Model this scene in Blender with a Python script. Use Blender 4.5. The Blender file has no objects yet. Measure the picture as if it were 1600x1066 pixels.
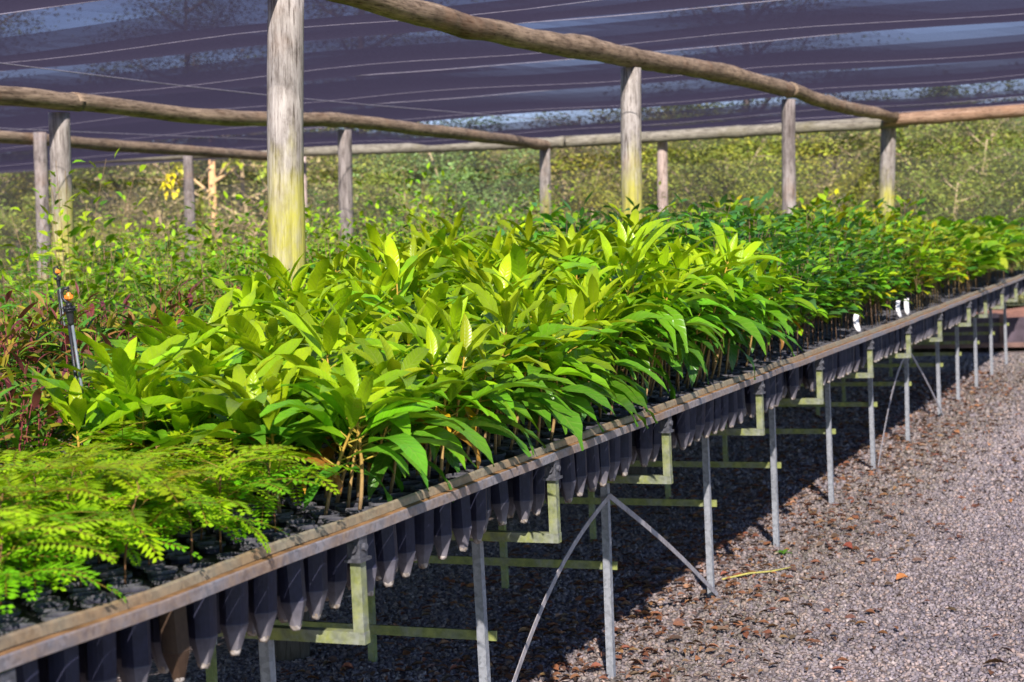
import bpy, math, random
import numpy as np
from mathutils import Vector, Matrix, noise as mnoise

SEED = 7
random.seed(SEED)
rng = np.random.default_rng(SEED)
PI = math.pi
scene = bpy.context.scene
COL = scene.collection


# ------------------------------------------------------------------ helpers
def tag(o, label=None, cat=None, group=None, kind=None):
    if label: o['label'] = label
    if cat: o['category'] = cat
    if group: o['group'] = group
    if kind: o['kind'] = kind
    return o


def empty(name, loc, label, cat, group=None, rz=0.0):
    o = bpy.data.objects.new(name, None)
    COL.objects.link(o)
    o.empty_display_size = 0.1
    o.location = loc
    o.rotation_euler = (0, 0, rz)
    return tag(o, label, cat, group)


def copy_tree(o, parent=None):
    c = o.copy()
    COL.objects.link(c)
    if parent is not None:
        c.parent = parent
    for ch in list(o.children):
        copy_tree(ch, c)
    return c


def link_mesh(name, me, parent=None, loc=None, rot=None):
    o = bpy.data.objects.new(name, me)
    COL.objects.link(o)
    if parent is not None:
        o.parent = parent
    if loc is not None:
        o.location = loc
    if rot is not None:
        o.rotation_euler = rot
    return o


class MB:
    """collects faces, vertex colours and uv for ONE mesh"""
    def __init__(self):
        self.v, self.f, self.c, self.uv, self.n = [], [], [], [], 0

    def add(self, verts, faces, col=None, uv=None):
        verts = np.asarray(verts, float)
        k = len(verts)
        self.v.append(verts)
        for fc in faces:
            self.f.append(tuple(i + self.n for i in fc))
        if col is None:
            col = (1, 1, 1)
        col = np.asarray(col, float)
        if col.ndim == 1:
            col = np.tile(col, (k, 1))
        self.c.append(col)
        self.uv.append(np.zeros((k, 2)) if uv is None else np.asarray(uv, float))
        self.n += k

    def box(self, x0, x1, y0, y1, z0, z1, col=None):
        v = [(x, y, z) for z in (z0, z1) for y in (y0, y1) for x in (x0, x1)]
        f = [(0, 2, 3, 1), (4, 5, 7, 6), (0, 1, 5, 4), (2, 6, 7, 3), (0, 4, 6, 2), (1, 3, 7, 5)]
        self.add(v, f, col)

    def tube(self, pts, rad, n=8, col=None, caps=True, bump=0.0, freq=3.0, seed=0.0):
        pts = [Vector(p) for p in pts]
        k = len(pts)
        if not hasattr(rad, '__len__'):
            rad = [rad] * k
        V = []
        ref = None
        for i, p in enumerate(pts):
            t = (pts[min(i + 1, k - 1)] - pts[max(i - 1, 0)]).normalized()
            if ref is None:
                ref = Vector((0, 0, 1)) if abs(t.z) < .8 else Vector((1, 0, 0))
            a = t.cross(ref).normalized()
            b = a.cross(t).normalized()
            ref = b
            for j in range(n):
                an = 2 * PI * j / n
                r = rad[i]
                d = a * math.cos(an) + b * math.sin(an)
                if bump:
                    q = p + d * r
                    r *= 1 + bump * mnoise.noise(q * freq + Vector((seed, seed * 1.7, 0))) + bump * .5 * mnoise.noise(q * freq * 3.1 + Vector((seed, 0, 4)))
                V.append(tuple(p + d * r))
        F = []
        for i in range(k - 1):
            for j in range(n):
                j2 = (j + 1) % n
                F.append((i * n + j, i * n + j2, (i + 1) * n + j2, (i + 1) * n + j))
        if caps:
            F.append(tuple(range(n))[::-1])
            F.append(tuple((k - 1) * n + j for j in range(n)))
        cc = col
        if col is not None and len(np.shape(col)) == 2:      # colour per ring
            cc = np.repeat(np.asarray(col), n, axis=0)
        self.add(V, F, cc)

    def mesh(self, name, mat, smooth=True):
        me = bpy.data.meshes.new(name)
        V = np.concatenate(self.v) if self.v else np.zeros((0, 3))
        me.from_pydata(V.tolist(), [], self.f)
        C = np.concatenate(self.c)
        at = me.attributes.new('Col', 'FLOAT_COLOR', 'POINT')
        at.data.foreach_set('color', np.concatenate([C, np.ones((len(C), 1))], axis=1).astype(np.float32).ravel())
        U = np.concatenate(self.uv)
        if np.any(U):
            ul = me.uv_layers.new(name='UVMap')
            idx = np.empty(len(me.loops), dtype=np.int32)
            me.loops.foreach_get('vertex_index', idx)
            ul.data.foreach_set('uv', U[idx].astype(np.float32).ravel())
        for m in (mat if isinstance(mat, (list, tuple)) else [mat]):
            me.materials.append(m)
        if smooth:
            me.polygons.foreach_set('use_smooth', [True] * len(me.polygons))
        me.update()
        return me

    def build(self, name, mat, parent=None, smooth=True, loc=None, rot=None):
        return link_mesh(name, self.mesh(name, mat, smooth), parent, loc, rot)


# ------------------------------------------------------------------ materials
def new_mat(name):
    m = bpy.data.materials.new(name)
    m.use_nodes = True
    nt = m.node_tree
    nt.nodes.clear()
    out = nt.nodes.new('ShaderNodeOutputMaterial')
    return m, nt, out


def N(nt, typ, **kw):
    n = nt.nodes.new(typ)
    for k, v in kw.items():
        if k.startswith('_'):
            setattr(n, k[1:], v)
        else:
            n.inputs[k.replace('0', '')].default_value = v if not isinstance(v, tuple) or len(v) == 4 or k in ('Scale', 'Location', 'Rotation') else v
    return n


def L(nt, a, b):
    nt.links.new(a, b)


def ramp(nt, fac, stops):
    r = nt.nodes.new('ShaderNodeValToRGB')
    el = r.color_ramp.elements
    while len(el) < len(stops):
        el.new(0.5)
    for e, (p, c) in zip(el, stops):
        e.position = p
        e.color = (c[0], c[1], c[2], 1)
    L(nt, fac, r.inputs['Fac'])
    return r.outputs['Color']


def noise_tex(nt, vec, scale, detail=4, rough=.6, stretch=None):
    if stretch:
        mp = nt.nodes.new('ShaderNodeMapping')
        mp.inputs['Scale'].default_value = stretch
        L(nt, vec, mp.inputs['Vector'])
        vec = mp.outputs['Vector']
    n = nt.nodes.new('ShaderNodeTexNoise')
    n.inputs['Scale'].default_value = scale
    n.inputs['Detail'].default_value = detail
    n.inputs['Roughness'].default_value = rough
    L(nt, vec, n.inputs['Vector'])
    return n.outputs['Fac']


def mixc(nt, fac, a, b, mode='MIX'):
    m = nt.nodes.new('ShaderNodeMix')
    m.data_type = 'RGBA'
    m.blend_type = mode
    for sock, val in ((m.inputs[0], fac), (m.inputs[6], a), (m.inputs[7], b)):
        if isinstance(val, (int, float)):
            sock.default_value = val
        elif isinstance(val, tuple):
            sock.default_value = (val[0], val[1], val[2], 1)
        else:
            L(nt, val, sock)
    return m.outputs[2]


def math_n(nt, op, a, b=None, c=None, clamp=False):
    m = nt.nodes.new('ShaderNodeMath')
    m.operation = op
    m.use_clamp = clamp
    for i, val in enumerate((a, b, c)):
        if val is None: continue
        if isinstance(val, (int, float)):
            m.inputs[i].default_value = val
        else:
            L(nt, val, m.inputs[i])
    return m.outputs[0]


def bump_n(nt, h, strength=.4, dist=.01):
    b = nt.nodes.new('ShaderNodeBump')
    b.inputs['Strength'].default_value = strength
    b.inputs['Distance'].default_value = dist
    L(nt, h, b.inputs['Height'])
    return b.outputs['Normal']


def principled(nt, out, color, rough=.7, metal=0.0, normal=None, spec=None):
    p = nt.nodes.new('ShaderNodeBsdfPrincipled')
    for sock, val in (('Base Color', color), ('Roughness', rough), ('Metallic', metal)):
        if isinstance(val, (int, float)):
            p.inputs[sock].default_value = val
        elif isinstance(val, tuple):
            p.inputs[sock].default_value = (val[0], val[1], val[2], 1)
        else:
            L(nt, val, p.inputs[sock])
    if spec is not None:
        p.inputs['Specular IOR Level'].default_value = spec
    if normal is not None:
        L(nt, normal, p.inputs['Normal'])
    if out is not None:
        L(nt, p.outputs['BSDF'], out.inputs['Surface'])
    return p


def objco(nt):
    return nt.nodes.new('ShaderNodeTexCoord').outputs['Object']


def colattr(nt):
    a = nt.nodes.new('ShaderNodeAttribute')
    a.attribute_name = 'Col'
    return a.outputs['Color']


def wood_mat(name, axis, algae=None, dark=(.16, .135, .11), light=(.43, .39, .34), tint=None):
    """weathered round timber; the grain runs along the given local axis"""
    m, nt, out = new_mat(name)
    co = objco(nt)
    oi = nt.nodes.new('ShaderNodeObjectInfo')
    add = nt.nodes.new('ShaderNodeVectorMath'); add.operation = 'ADD'
    sc = nt.nodes.new('ShaderNodeVectorMath'); sc.operation = 'SCALE'
    sc.inputs[0].default_value = (17, 31, 23)
    L(nt, oi.outputs['Random'], sc.inputs['Scale'])
    L(nt, co, add.inputs[0]); L(nt, sc.outputs[0], add.inputs[1])
    v = add.outputs[0]
    st = {'x': (.06, 1, 1), 'y': (1, .06, 1), 'z': (1, 1, .06)}[axis]
    st2 = {'x': (.25, 1, 1), 'y': (1, .25, 1), 'z': (1, 1, .25)}[axis]
    n1 = noise_tex(nt, v, 55, 6, .65, st)
    n2 = noise_tex(nt, v, 6, 5, .6, st2)
    n3 = noise_tex(nt, v, 130, 3, .6, st)
    f = math_n(nt, 'ADD', math_n(nt, 'MULTIPLY', n1, .55), math_n(nt, 'MULTIPLY', n2, .45))
    c = ramp(nt, f, [(.30, dark), (.47, tuple((a + b) / 2 for a, b in zip(dark, light))), (.62, light), (.78, tuple(min(1, a * 1.15) for a in light))])
    crack = ramp(nt, n3, [(.0, (.12, .10, .09)), (.37, (.30, .27, .25)), (.44, (1, 1, 1))])
    c = mixc(nt, .85, c, crack, 'MULTIPLY')
    fleck = ramp(nt, noise_tex(nt, v, 26, 5, .75, tuple(.35 if q < 1 else 1 for q in st)), [(.34, (.42, .38, .35)), (.5, (.9, .88, .86)), (.62, (1.12, 1.1, 1.08))])
    c = mixc(nt, .8, c, fleck, 'MULTIPLY')
    blot = noise_tex(nt, v, 2.2, 4, .7)
    rust = ramp(nt, blot, [(.55, (0, 0, 0)), (.72, (1, 1, 1))])
    c = mixc(nt, math_n(nt, 'MULTIPLY', rust, .35), c, tint or (.30, .17, .09))
    if algae:
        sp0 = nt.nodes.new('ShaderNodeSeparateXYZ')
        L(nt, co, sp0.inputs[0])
        foot_shade = math_n(nt, 'MULTIPLY', math_n(nt, 'SUBTRACT', .85, sp0.outputs['Z']), 2.5, clamp=True)  # shade under the bench, painted dark into the lower post
        c = mixc(nt, math_n(nt, 'MULTIPLY', foot_shade, .85), c, (.035, .028, .022))
        sep = nt.nodes.new('ShaderNodeSeparateXYZ')
        L(nt, co, sep.inputs[0])
        z = sep.outputs['Z']
        nz = noise_tex(nt, v, 5, 5, .65, (1, 1, .35))
        zz = math_n(nt, 'ADD', z, math_n(nt, 'MULTIPLY', math_n(nt, 'SUBTRACT', nz, .5), 1.1))
        top = math_n(nt, 'MULTIPLY', math_n(nt, 'SUBTRACT', algae, zz), 3.2, clamp=True)
        top = math_n(nt, 'MULTIPLY', top, math_n(nt, 'MULTIPLY', math_n(nt, 'SUBTRACT', zz, .85), 4.0, clamp=True))
        patch = ramp(nt, noise_tex(nt, v, 7, 6, .75, (1, 1, .4)), [(.36, (.25, .25, .25)), (.56, (1, 1, 1))])
        fac = math_n(nt, 'MULTIPLY', top, patch)
        ac = ramp(nt, n1, [(.3, (.24, .225, .03)), (.6, (.47, .44, .07))])
        c = mixc(nt, math_n(nt, 'MULTIPLY', fac, .92), c, ac)
    h = math_n(nt, 'ADD', n1, math_n(nt, 'MULTIPLY', n3, .6))
    principled(nt, out, c, .85, 0, bump_n(nt, h, .5, .006), .25)
    return m


def metal_mat(name, base=(.26, .275, .30), algae=0.0, rust=0.0):
    """galvanised steel, streaked, some parts overgrown by algae or rust"""
    m, nt, out = new_mat(name)
    co = objco(nt)
    n1 = noise_tex(nt, co, 40, 5, .6)
    n2 = noise_tex(nt, co, 9, 4, .7)
    v = nt.nodes.new('ShaderNodeTexVoronoi'); v.inputs['Scale'].default_value = 90
    L(nt, co, v.inputs['Vector'])
    k = math_n(nt, 'ADD', math_n(nt, 'MULTIPLY', n1, .6), math_n(nt, 'MULTIPLY', v.outputs['Color'], .4))
    c = ramp(nt, k, [(.25, tuple(b * .62 for b in base)), (.5, base), (.75, tuple(b * 1.3 for b in base))])
    if rust:
        r = ramp(nt, noise_tex(nt, co, 5, 6, .75), [(.42, (0, 0, 0)), (.62, (1, 1, 1))])
        rc = ramp(nt, n1, [(.3, (.20, .09, .03)), (.7, (.38, .25, .13))])
        c = mixc(nt, math_n(nt, 'MULTIPLY', r, rust), c, rc)
    if algae:
        r = ramp(nt, n2, [(.5 - .32 * algae, (0, 0, 0)), (.72 - .3 * algae, (1, 1, 1))])
        ac = ramp(nt, n1, [(.3, (.12, .145, .03)), (.7, (.28, .31, .065))])
        c = mixc(nt, math_n(nt, 'MULTIPLY', r, .85), c, ac)
    principled(nt, out, c, .55, .25 if not algae else .05, bump_n(nt, n1, .15, .003), .4)
    return m


def leaf_mat(name, transl=.35, rough=.42, veins=None, gain=1.0, spec=.35, hue=.05):
    m, nt, out = new_mat(name)
    c = colattr(nt)
    oi = nt.nodes.new('ShaderNodeObjectInfo')
    hs = nt.nodes.new('ShaderNodeHueSaturation')
    L(nt, c, hs.inputs['Color'])
    L(nt, math_n(nt, 'MULTIPLY_ADD', oi.outputs['Random'], .5 * hue, .5 - .25 * hue), hs.inputs['Hue'])
    L(nt, math_n(nt, 'MULTIPLY_ADD', oi.outputs['Random'], .4, .8 * gain), hs.inputs['Value'])
    c = hs.outputs['Color']
    co = objco(nt)
    mott = noise_tex(nt, co, 35, 4, .6)
    c = mixc(nt, .5, c, ramp(nt, mott, [(.3, (.62, .66, .6)), (.65, (1.0, 1.0, 1.0))]), 'MULTIPLY')
    nrm = None
    if veins:
        uv = nt.nodes.new('ShaderNodeUVMap')
        sep = nt.nodes.new('ShaderNodeSeparateXYZ')
        L(nt, uv.outputs[0], sep.inputs[0])
        u = math_n(nt, 'ABSOLUTE', sep.outputs['X'])
        vv = math_n(nt, 'SUBTRACT', sep.outputs['Y'], math_n(nt, 'MULTIPLY', u, .10))
        s = math_n(nt, 'SINE', math_n(nt, 'MULTIPLY', vv, 2 * PI * veins))
        lat = math_n(nt, 'POWER', math_n(nt, 'MULTIPLY_ADD', s, .5, .5), 6.0)
        mid = math_n(nt, 'SUBTRACT', 1.0, math_n(nt, 'MULTIPLY', u, 11.0), clamp=True)
        vein = math_n(nt, 'MAXIMUM', math_n(nt, 'MULTIPLY', lat, .45), mid)
        c = mixc(nt, math_n(nt, 'MULTIPLY', vein, .24), c, (.40, .46, .10))
        h = math_n(nt, 'SUBTRACT', math_n(nt, 'MULTIPLY', math_n(nt, 'SUBTRACT', 1.0, lat), 1.0), mid)
        nrm = bump_n(nt, h, .28, .003)
    if veins:
        sp = ramp(nt, noise_tex(nt, co, 75, 3, .55), [(.70, (0, 0, 0)), (.76, (.8, .8, .8))])
        c = mixc(nt, sp, c, (.20, .11, .03))
    p = principled(nt, None, c, rough, 0, nrm, spec)
    t = nt.nodes.new('ShaderNodeBsdfTranslucent')
    tc = mixc(nt, 1.0, c, (1.25, 1.15, .55), 'MULTIPLY')
    L(nt, tc, t.inputs['Color'])
    mx = nt.nodes.new('ShaderNodeMixShader')
    mx.inputs[0].default_value = transl
    L(nt, p.outputs[0], mx.inputs[1]); L(nt, t.outputs[0], mx.inputs[2])
    L(nt, mx.outputs[0], out.inputs['Surface'])
    return m


def attr_mat(name, rough=.85, spec=.2, bump=None, mott=None, transl=0.0):
    m, nt, out = new_mat(name)
    c = colattr(nt)
    co = objco(nt)
    nrm = None
    if mott:
        c = mixc(nt, .7, c, ramp(nt, noise_tex(nt, co, mott, 4, .65), [(.3, (.5, .5, .5)), (.7, (1.15, 1.15, 1.15))]), 'MULTIPLY')
    if bump:
        nrm = bump_n(nt, noise_tex(nt, co, bump, 4, .6), .4, .004)
    p = principled(nt, out, c, rough, 0, nrm, spec)
    if transl:
        t = nt.nodes.new('ShaderNodeBsdfTranslucent')
        L(nt, c, t.inputs['Color'])
        mx = nt.nodes.new('ShaderNodeMixShader'); mx.inputs[0].default_value = transl
        L(nt, p.outputs[0], mx.inputs[1]); L(nt, t.outputs[0], mx.inputs[2])
        L(nt, mx.outputs[0], out.inputs['Surface'])
    return m


def plain_mat(name, color, rough=.6, metal=0.0, mott=30, amount=.5, spec=.4):
    m, nt, out = new_mat(name)
    co = objco(nt)
    n = noise_tex(nt, co, mott, 5, .6)
    c = ramp(nt, n, [(.3, tuple(a * (1 - amount) for a in color)), (.7, tuple(a * (1 + amount * .6) for a in color))])
    principled(nt, out, c, rough, metal, bump_n(nt, n, .15, .003), spec)
    return m


def net_mat(name, tau, dif, tra, tint=(1, 1, 1, 1), tmax=0):
    """knitted shade cloth: the longer the path through it, the less shows through"""
    m, nt, out = new_mat(name)
    g = nt.nodes.new('ShaderNodeNewGeometry')
    dot = nt.nodes.new('ShaderNodeVectorMath'); dot.operation = 'DOT_PRODUCT'
    L(nt, g.outputs['True Normal'], dot.inputs[0]); L(nt, g.outputs['Incoming'], dot.inputs[1])
    ct = math_n(nt, 'MAXIMUM', math_n(nt, 'ABSOLUTE', dot.outputs['Value']), .02)
    co = objco(nt)
    w = noise_tex(nt, co, 2.5, 4, .6, (.4, 3, 1))
    tw = math_n(nt, 'MULTIPLY', math_n(nt, 'MULTIPLY_ADD', w, .5, .75), tau)
    if tmax:
        mr = nt.nodes.new('ShaderNodeMapRange'); mr.interpolation_type = 'SMOOTHSTEP'
        L(nt, ct, mr.inputs['Value'])
        mr.inputs['From Min'].default_value, mr.inputs['From Max'].default_value = .155, .53
        mr.inputs['To Min'].default_value, mr.inputs['To Max'].default_value = 0.0, tmax
        T = math_n(nt, 'MULTIPLY', mr.outputs['Result'], math_n(nt, 'MULTIPLY_ADD', w, .3, .85))
    else:
        T = math_n(nt, 'EXPONENT', math_n(nt, 'DIVIDE', math_n(nt, 'MULTIPLY', tw, -1.0), ct))
    fine = noise_tex(nt, co, 160, 2, .7, (.35, 1, 1))
    dc = mixc(nt, fine, tuple(a * .45 for a in dif), tuple(a * 1.55 for a in dif))
    d = nt.nodes.new('ShaderNodeBsdfDiffuse'); L(nt, dc, d.inputs['Color'])
    tl = nt.nodes.new('ShaderNodeBsdfTranslucent')
    L(nt, mixc(nt, fine, tuple(a * .5 for a in tra), tuple(a * 1.5 for a in tra)), tl.inputs['Color'])
    mx = nt.nodes.new('ShaderNodeMixShader'); mx.inputs[0].default_value = .6
    L(nt, d.outputs[0], mx.inputs[1]); L(nt, tl.outputs[0], mx.inputs[2])
    tr = nt.nodes.new('ShaderNodeBsdfTransparent')
    tr.inputs['Color'].default_value = tint
    m2 = nt.nodes.new('ShaderNodeMixShader')
    L(nt, T, m2.inputs[0]); L(nt, mx.outputs[0], m2.inputs[1]); L(nt, tr.outputs[0], m2.inputs[2])
    L(nt, m2.outputs[0], out.inputs['Surface'])
    return m


M = {}
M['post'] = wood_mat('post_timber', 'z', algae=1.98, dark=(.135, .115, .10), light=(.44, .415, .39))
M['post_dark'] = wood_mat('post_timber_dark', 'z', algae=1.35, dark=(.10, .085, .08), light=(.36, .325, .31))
M['post_pale'] = wood_mat('post_timber_pale', 'z', dark=(.32, .24, .20), light=(.60, .50, .45))
M['beam'] = wood_mat('beam_timber', 'y', dark=(.085, .06, .04), light=(.38, .29, .20), tint=(.26, .13, .06))
M['beam_grey'] = wood_mat('beam_timber_grey', 'x', dark=(.18, .17, .13), light=(.33, .31, .25), tint=(.20, .18, .08))
M['beam_brown'] = wood_mat('beam_timber_brown', 'x', dark=(.20, .11, .06), light=(.42, .29, .20), tint=(.34, .16, .07))
M['steel'] = metal_mat('galvanised_steel')
M['steel_green'] = metal_mat('galvanised_steel_algae', (.20, .215, .19), algae=.62)
M['rail'] = metal_mat('bench_rail_steel', (.235, .225, .24), rust=.6)
M['lip'] = metal_mat('bench_lip_steel', (.27, .235, .165), rust=.65)
M['rust'] = plain_mat('rust_line', (.26, .145, .065), .9, 0, 22, .6, .1)
M['clamp'] = plain_mat('clamp_steel', (.11, .113, .13), .55, .4, 60, .5)
M['strap'] = plain_mat('brace_strap', (.34, .32, .33), .6, .2, 30, .4)
M['tube'] = attr_mat('tube_plastic', .55, .25, None, 45)
M['tray'] = plain_mat('tray_plastic', (.018, .019, .022), .6, 0, 20, .5, .3)
M['soil'] = attr_mat('tube_fill', .95, .1, 300, 120)
M['rim'] = attr_mat('tube_rim', .5, .35, None, 40)
M['stem'] = attr_mat('plant_stem', .75, .25, 90, 60)
M['leaf_broad'] = leaf_mat('broad_leaf', .40, .30, veins=13, spec=.5, hue=.03)
M['leaf'] = leaf_mat('plant_leaf', .34, .45)
M['fern'] = leaf_mat('feathery_leaf', .40, .5, spec=.25)
M['tree_leaf'] = leaf_mat('tree_leaf', .40, .65, spec=.12, hue=.06)
M['bark'] = attr_mat('tree_bark', .9, .15, 25, 9)
M['black'] = plain_mat('black_plastic', (.016, .017, .02), .42, 0, 40, .4)
M['greypipe'] = plain_mat('grey_pipe', (.16, .19, .21), .4, 0, 40, .3)
M['orange'] = plain_mat('orange_plastic', (.75, .22, .02), .4, 0, 40, .25)
M['white'] = plain_mat('white_plastic', (.8, .8, .8), .5, 0, 40, .08)
M['wire'] = plain_mat('pale_wire', (.27, .25, .30), .6, 0, 20, .3)
M['net'] = net_mat('shade_cloth', .73, (.023, .0195, .038), (.031, .0265, .056), (.74, .73, 1.0, 1), .62)
M['sidenet'] = net_mat('side_cloth', .15, (.36, .345, .31), (.22, .21, .19))
M['stone'] = attr_mat('gravel_stone', .9, .2, None, 90)
M['litter'] = attr_mat('dead_leaf', .8, .2, None, 60, .2)
M['grass'] = leaf_mat('grass_blade', .3, .6)

# ------------------------------------------------------------------ camera (world: y along the bench, x across, z up)
H = 1.55
Rw = [[0.924636205231901, -0.016498137756432347, -0.38049402022228923],
      [0.3782006426537682, -0.0778949833108032, 0.9224405918384591],
      [-0.04485712731135152, -0.9968250513633672, -0.06578491547303023]]
cam_d = bpy.data.cameras.new('camera')
cam = bpy.data.objects.new('camera', cam_d)
COL.objects.link(cam)
mw = Matrix.Identity(4)
for i in range(3):
    mw[i][0], mw[i][1], mw[i][2] = Rw[i][0], -Rw[i][1], -Rw[i][2]
mw[2][3] = H
cam.matrix_world = mw
cam_d.sensor_width = 36
cam_d.lens = 2700 / 1600 * 36
cam_d.clip_start = .05
cam_d.clip_end = 600
cam_d.dof.use_dof = True
cam_d.dof.focus_distance = 5.0
cam_d.dof.aperture_fstop = 6.2
scene.camera = cam

# ------------------------------------------------------------------ light
ELEV = math.radians(35.5)
sx, sy = .40, -.917
dirv = Vector((sx * math.cos(ELEV), sy * math.cos(ELEV), math.sin(ELEV)))
sun_d = bpy.data.lights.new('sun', 'SUN')
sun_d.energy = 5.0
sun_d.angle = math.radians(.5)
sun_d.color = (1.0, .92, .63)
sun = bpy.data.objects.new('sun', sun_d)
COL.objects.link(sun)
sun.rotation_euler = (-dirv).to_track_quat('-Z', 'Y').to_euler()
sun.location = (8, -12, 14)
w = bpy.data.worlds.new('World')
scene.world = w
w.use_nodes = True
wt = w.node_tree
bg = wt.nodes['Background']
sky = wt.nodes.new('ShaderNodeTexSky')
sky.sky_type = 'NISHITA'
sky.sun_disc = False
sky.sun_elevation = ELEV
sky.sun_rotation = math.atan2(sx, sy)
sky.air_density = 1.0
sky.dust_density = .2
sky.ozone_density = 4.0
wt.links.new(sky.outputs[0], bg.inputs[0])
bg.inputs[1].default_value = .078
scene.view_settings.view_transform = 'Standard'
scene.view_settings.look = 'None'
scene.view_settings.exposure = 1.8
scene.cycles.max_bounces = 6
scene.cycles.transparent_max_bounces = 16
scene.cycles.use_denoising = True
scene.cycles.caustics_reflective = False
scene.cycles.caustics_refractive = False


# ------------------------------------------------------------------ ground
def ground_mat():
    m, nt, out = new_mat('ground_gravel')
    co = objco(nt)
    v = nt.nodes.new('ShaderNodeTexVoronoi'); v.inputs['Scale'].default_value = 62
    L(nt, co, v.inputs['Vector'])
    r = nt.nodes.new('ShaderNodeSeparateColor')
    L(nt, v.outputs['Color'], r.inputs[0])
    c = ramp(nt, r.outputs[0], [(0, (.10, .092, .10)), (.35, (.20, .175, .18)), (.65, (.27, .23, .225)), (.85, (.36, .27, .23)), (1, (.44, .38, .36))])
    big = noise_tex(nt, co, .7, 5, .6)
    c = mixc(nt, ramp(nt, big, [(.42, (0, 0, 0)), (.68, (.5, .5, .5))]), c, (.15, .105, .07))
    h = math_n(nt, 'MULTIPLY', v.outputs['Distance'], -1.0)
    c = mixc(nt, .8, c, ramp(nt, v.outputs['Distance'], [(.25, (1, 1, 1)), (.75, (.45, .42, .42))]), 'MULTIPLY')
    principled(nt, out, c, .92, 0, bump_n(nt, h, .8, .012), .2)
    return m


g = MB()
nx, ny = 60, 80
xs = np.concatenate([np.linspace(-150, -16, 12), np.linspace(-15, 6, 44), np.linspace(8, 150, 12)])
ys = np.concatenate([np.linspace(-100, -4, 8), np.linspace(-3, 32, 72), np.linspace(36, 250, 12)])
V, F = [], []
for y in ys:
    for x in xs:
        z = 0.0
        if -15 < x < 6 and -3 < y < 32:
            z = .008 * mnoise.noise(Vector((x * 1.3, y * 1.3, 0)))
        V.append((x, y, z))
nxs = len(xs)
for j in range(len(ys) - 1):
    for i in range(nxs - 1):
        F.append((j * nxs + i, j * nxs + i + 1, (j + 1) * nxs + i + 1, (j + 1) * nxs + i))
g.add(V, F)
tag(g.build('ground', ground_mat()), kind='structure')

# hill rising behind the trees
hm, hnt, hout = new_mat('hill_litter')
hc = objco(hnt)
principled(hnt, hout, ramp(hnt, noise_tex(hnt, hc, 1.2, 6, .7), [(.3, (.05, .04, .032)), (.55, (.095, .078, .055)), (.75, (.12, .11, .06))]), .95, 0,
           bump_n(hnt, noise_tex(hnt, hc, 3, 6, .7), 1, .3), .1)
hb = MB()
V, F = [], []
hx = np.linspace(-70, 40, 90); hy = np.linspace(27, 75, 40)
for y in hy:
    for x in hx:
        t = (y - 27) / 48
        z = -.05 + 4.2 * (1 - math.exp(-t * 7)) + .6 * t + .5 * mnoise.noise(Vector((x * .3, y * .3, 2))) * min(1, t * 6)
        V.append((x, y, z))
for j in range(len(hy) - 1):
    for i in range(len(hx) - 1):
        n = len(hx)
        F.append((j * n + i, j * n + i + 1, (j + 1) * n + i + 1, (j + 1) * n + i))
hb.add(V, F)
tag(hb.build('hill', hm), kind='structure')


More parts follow.
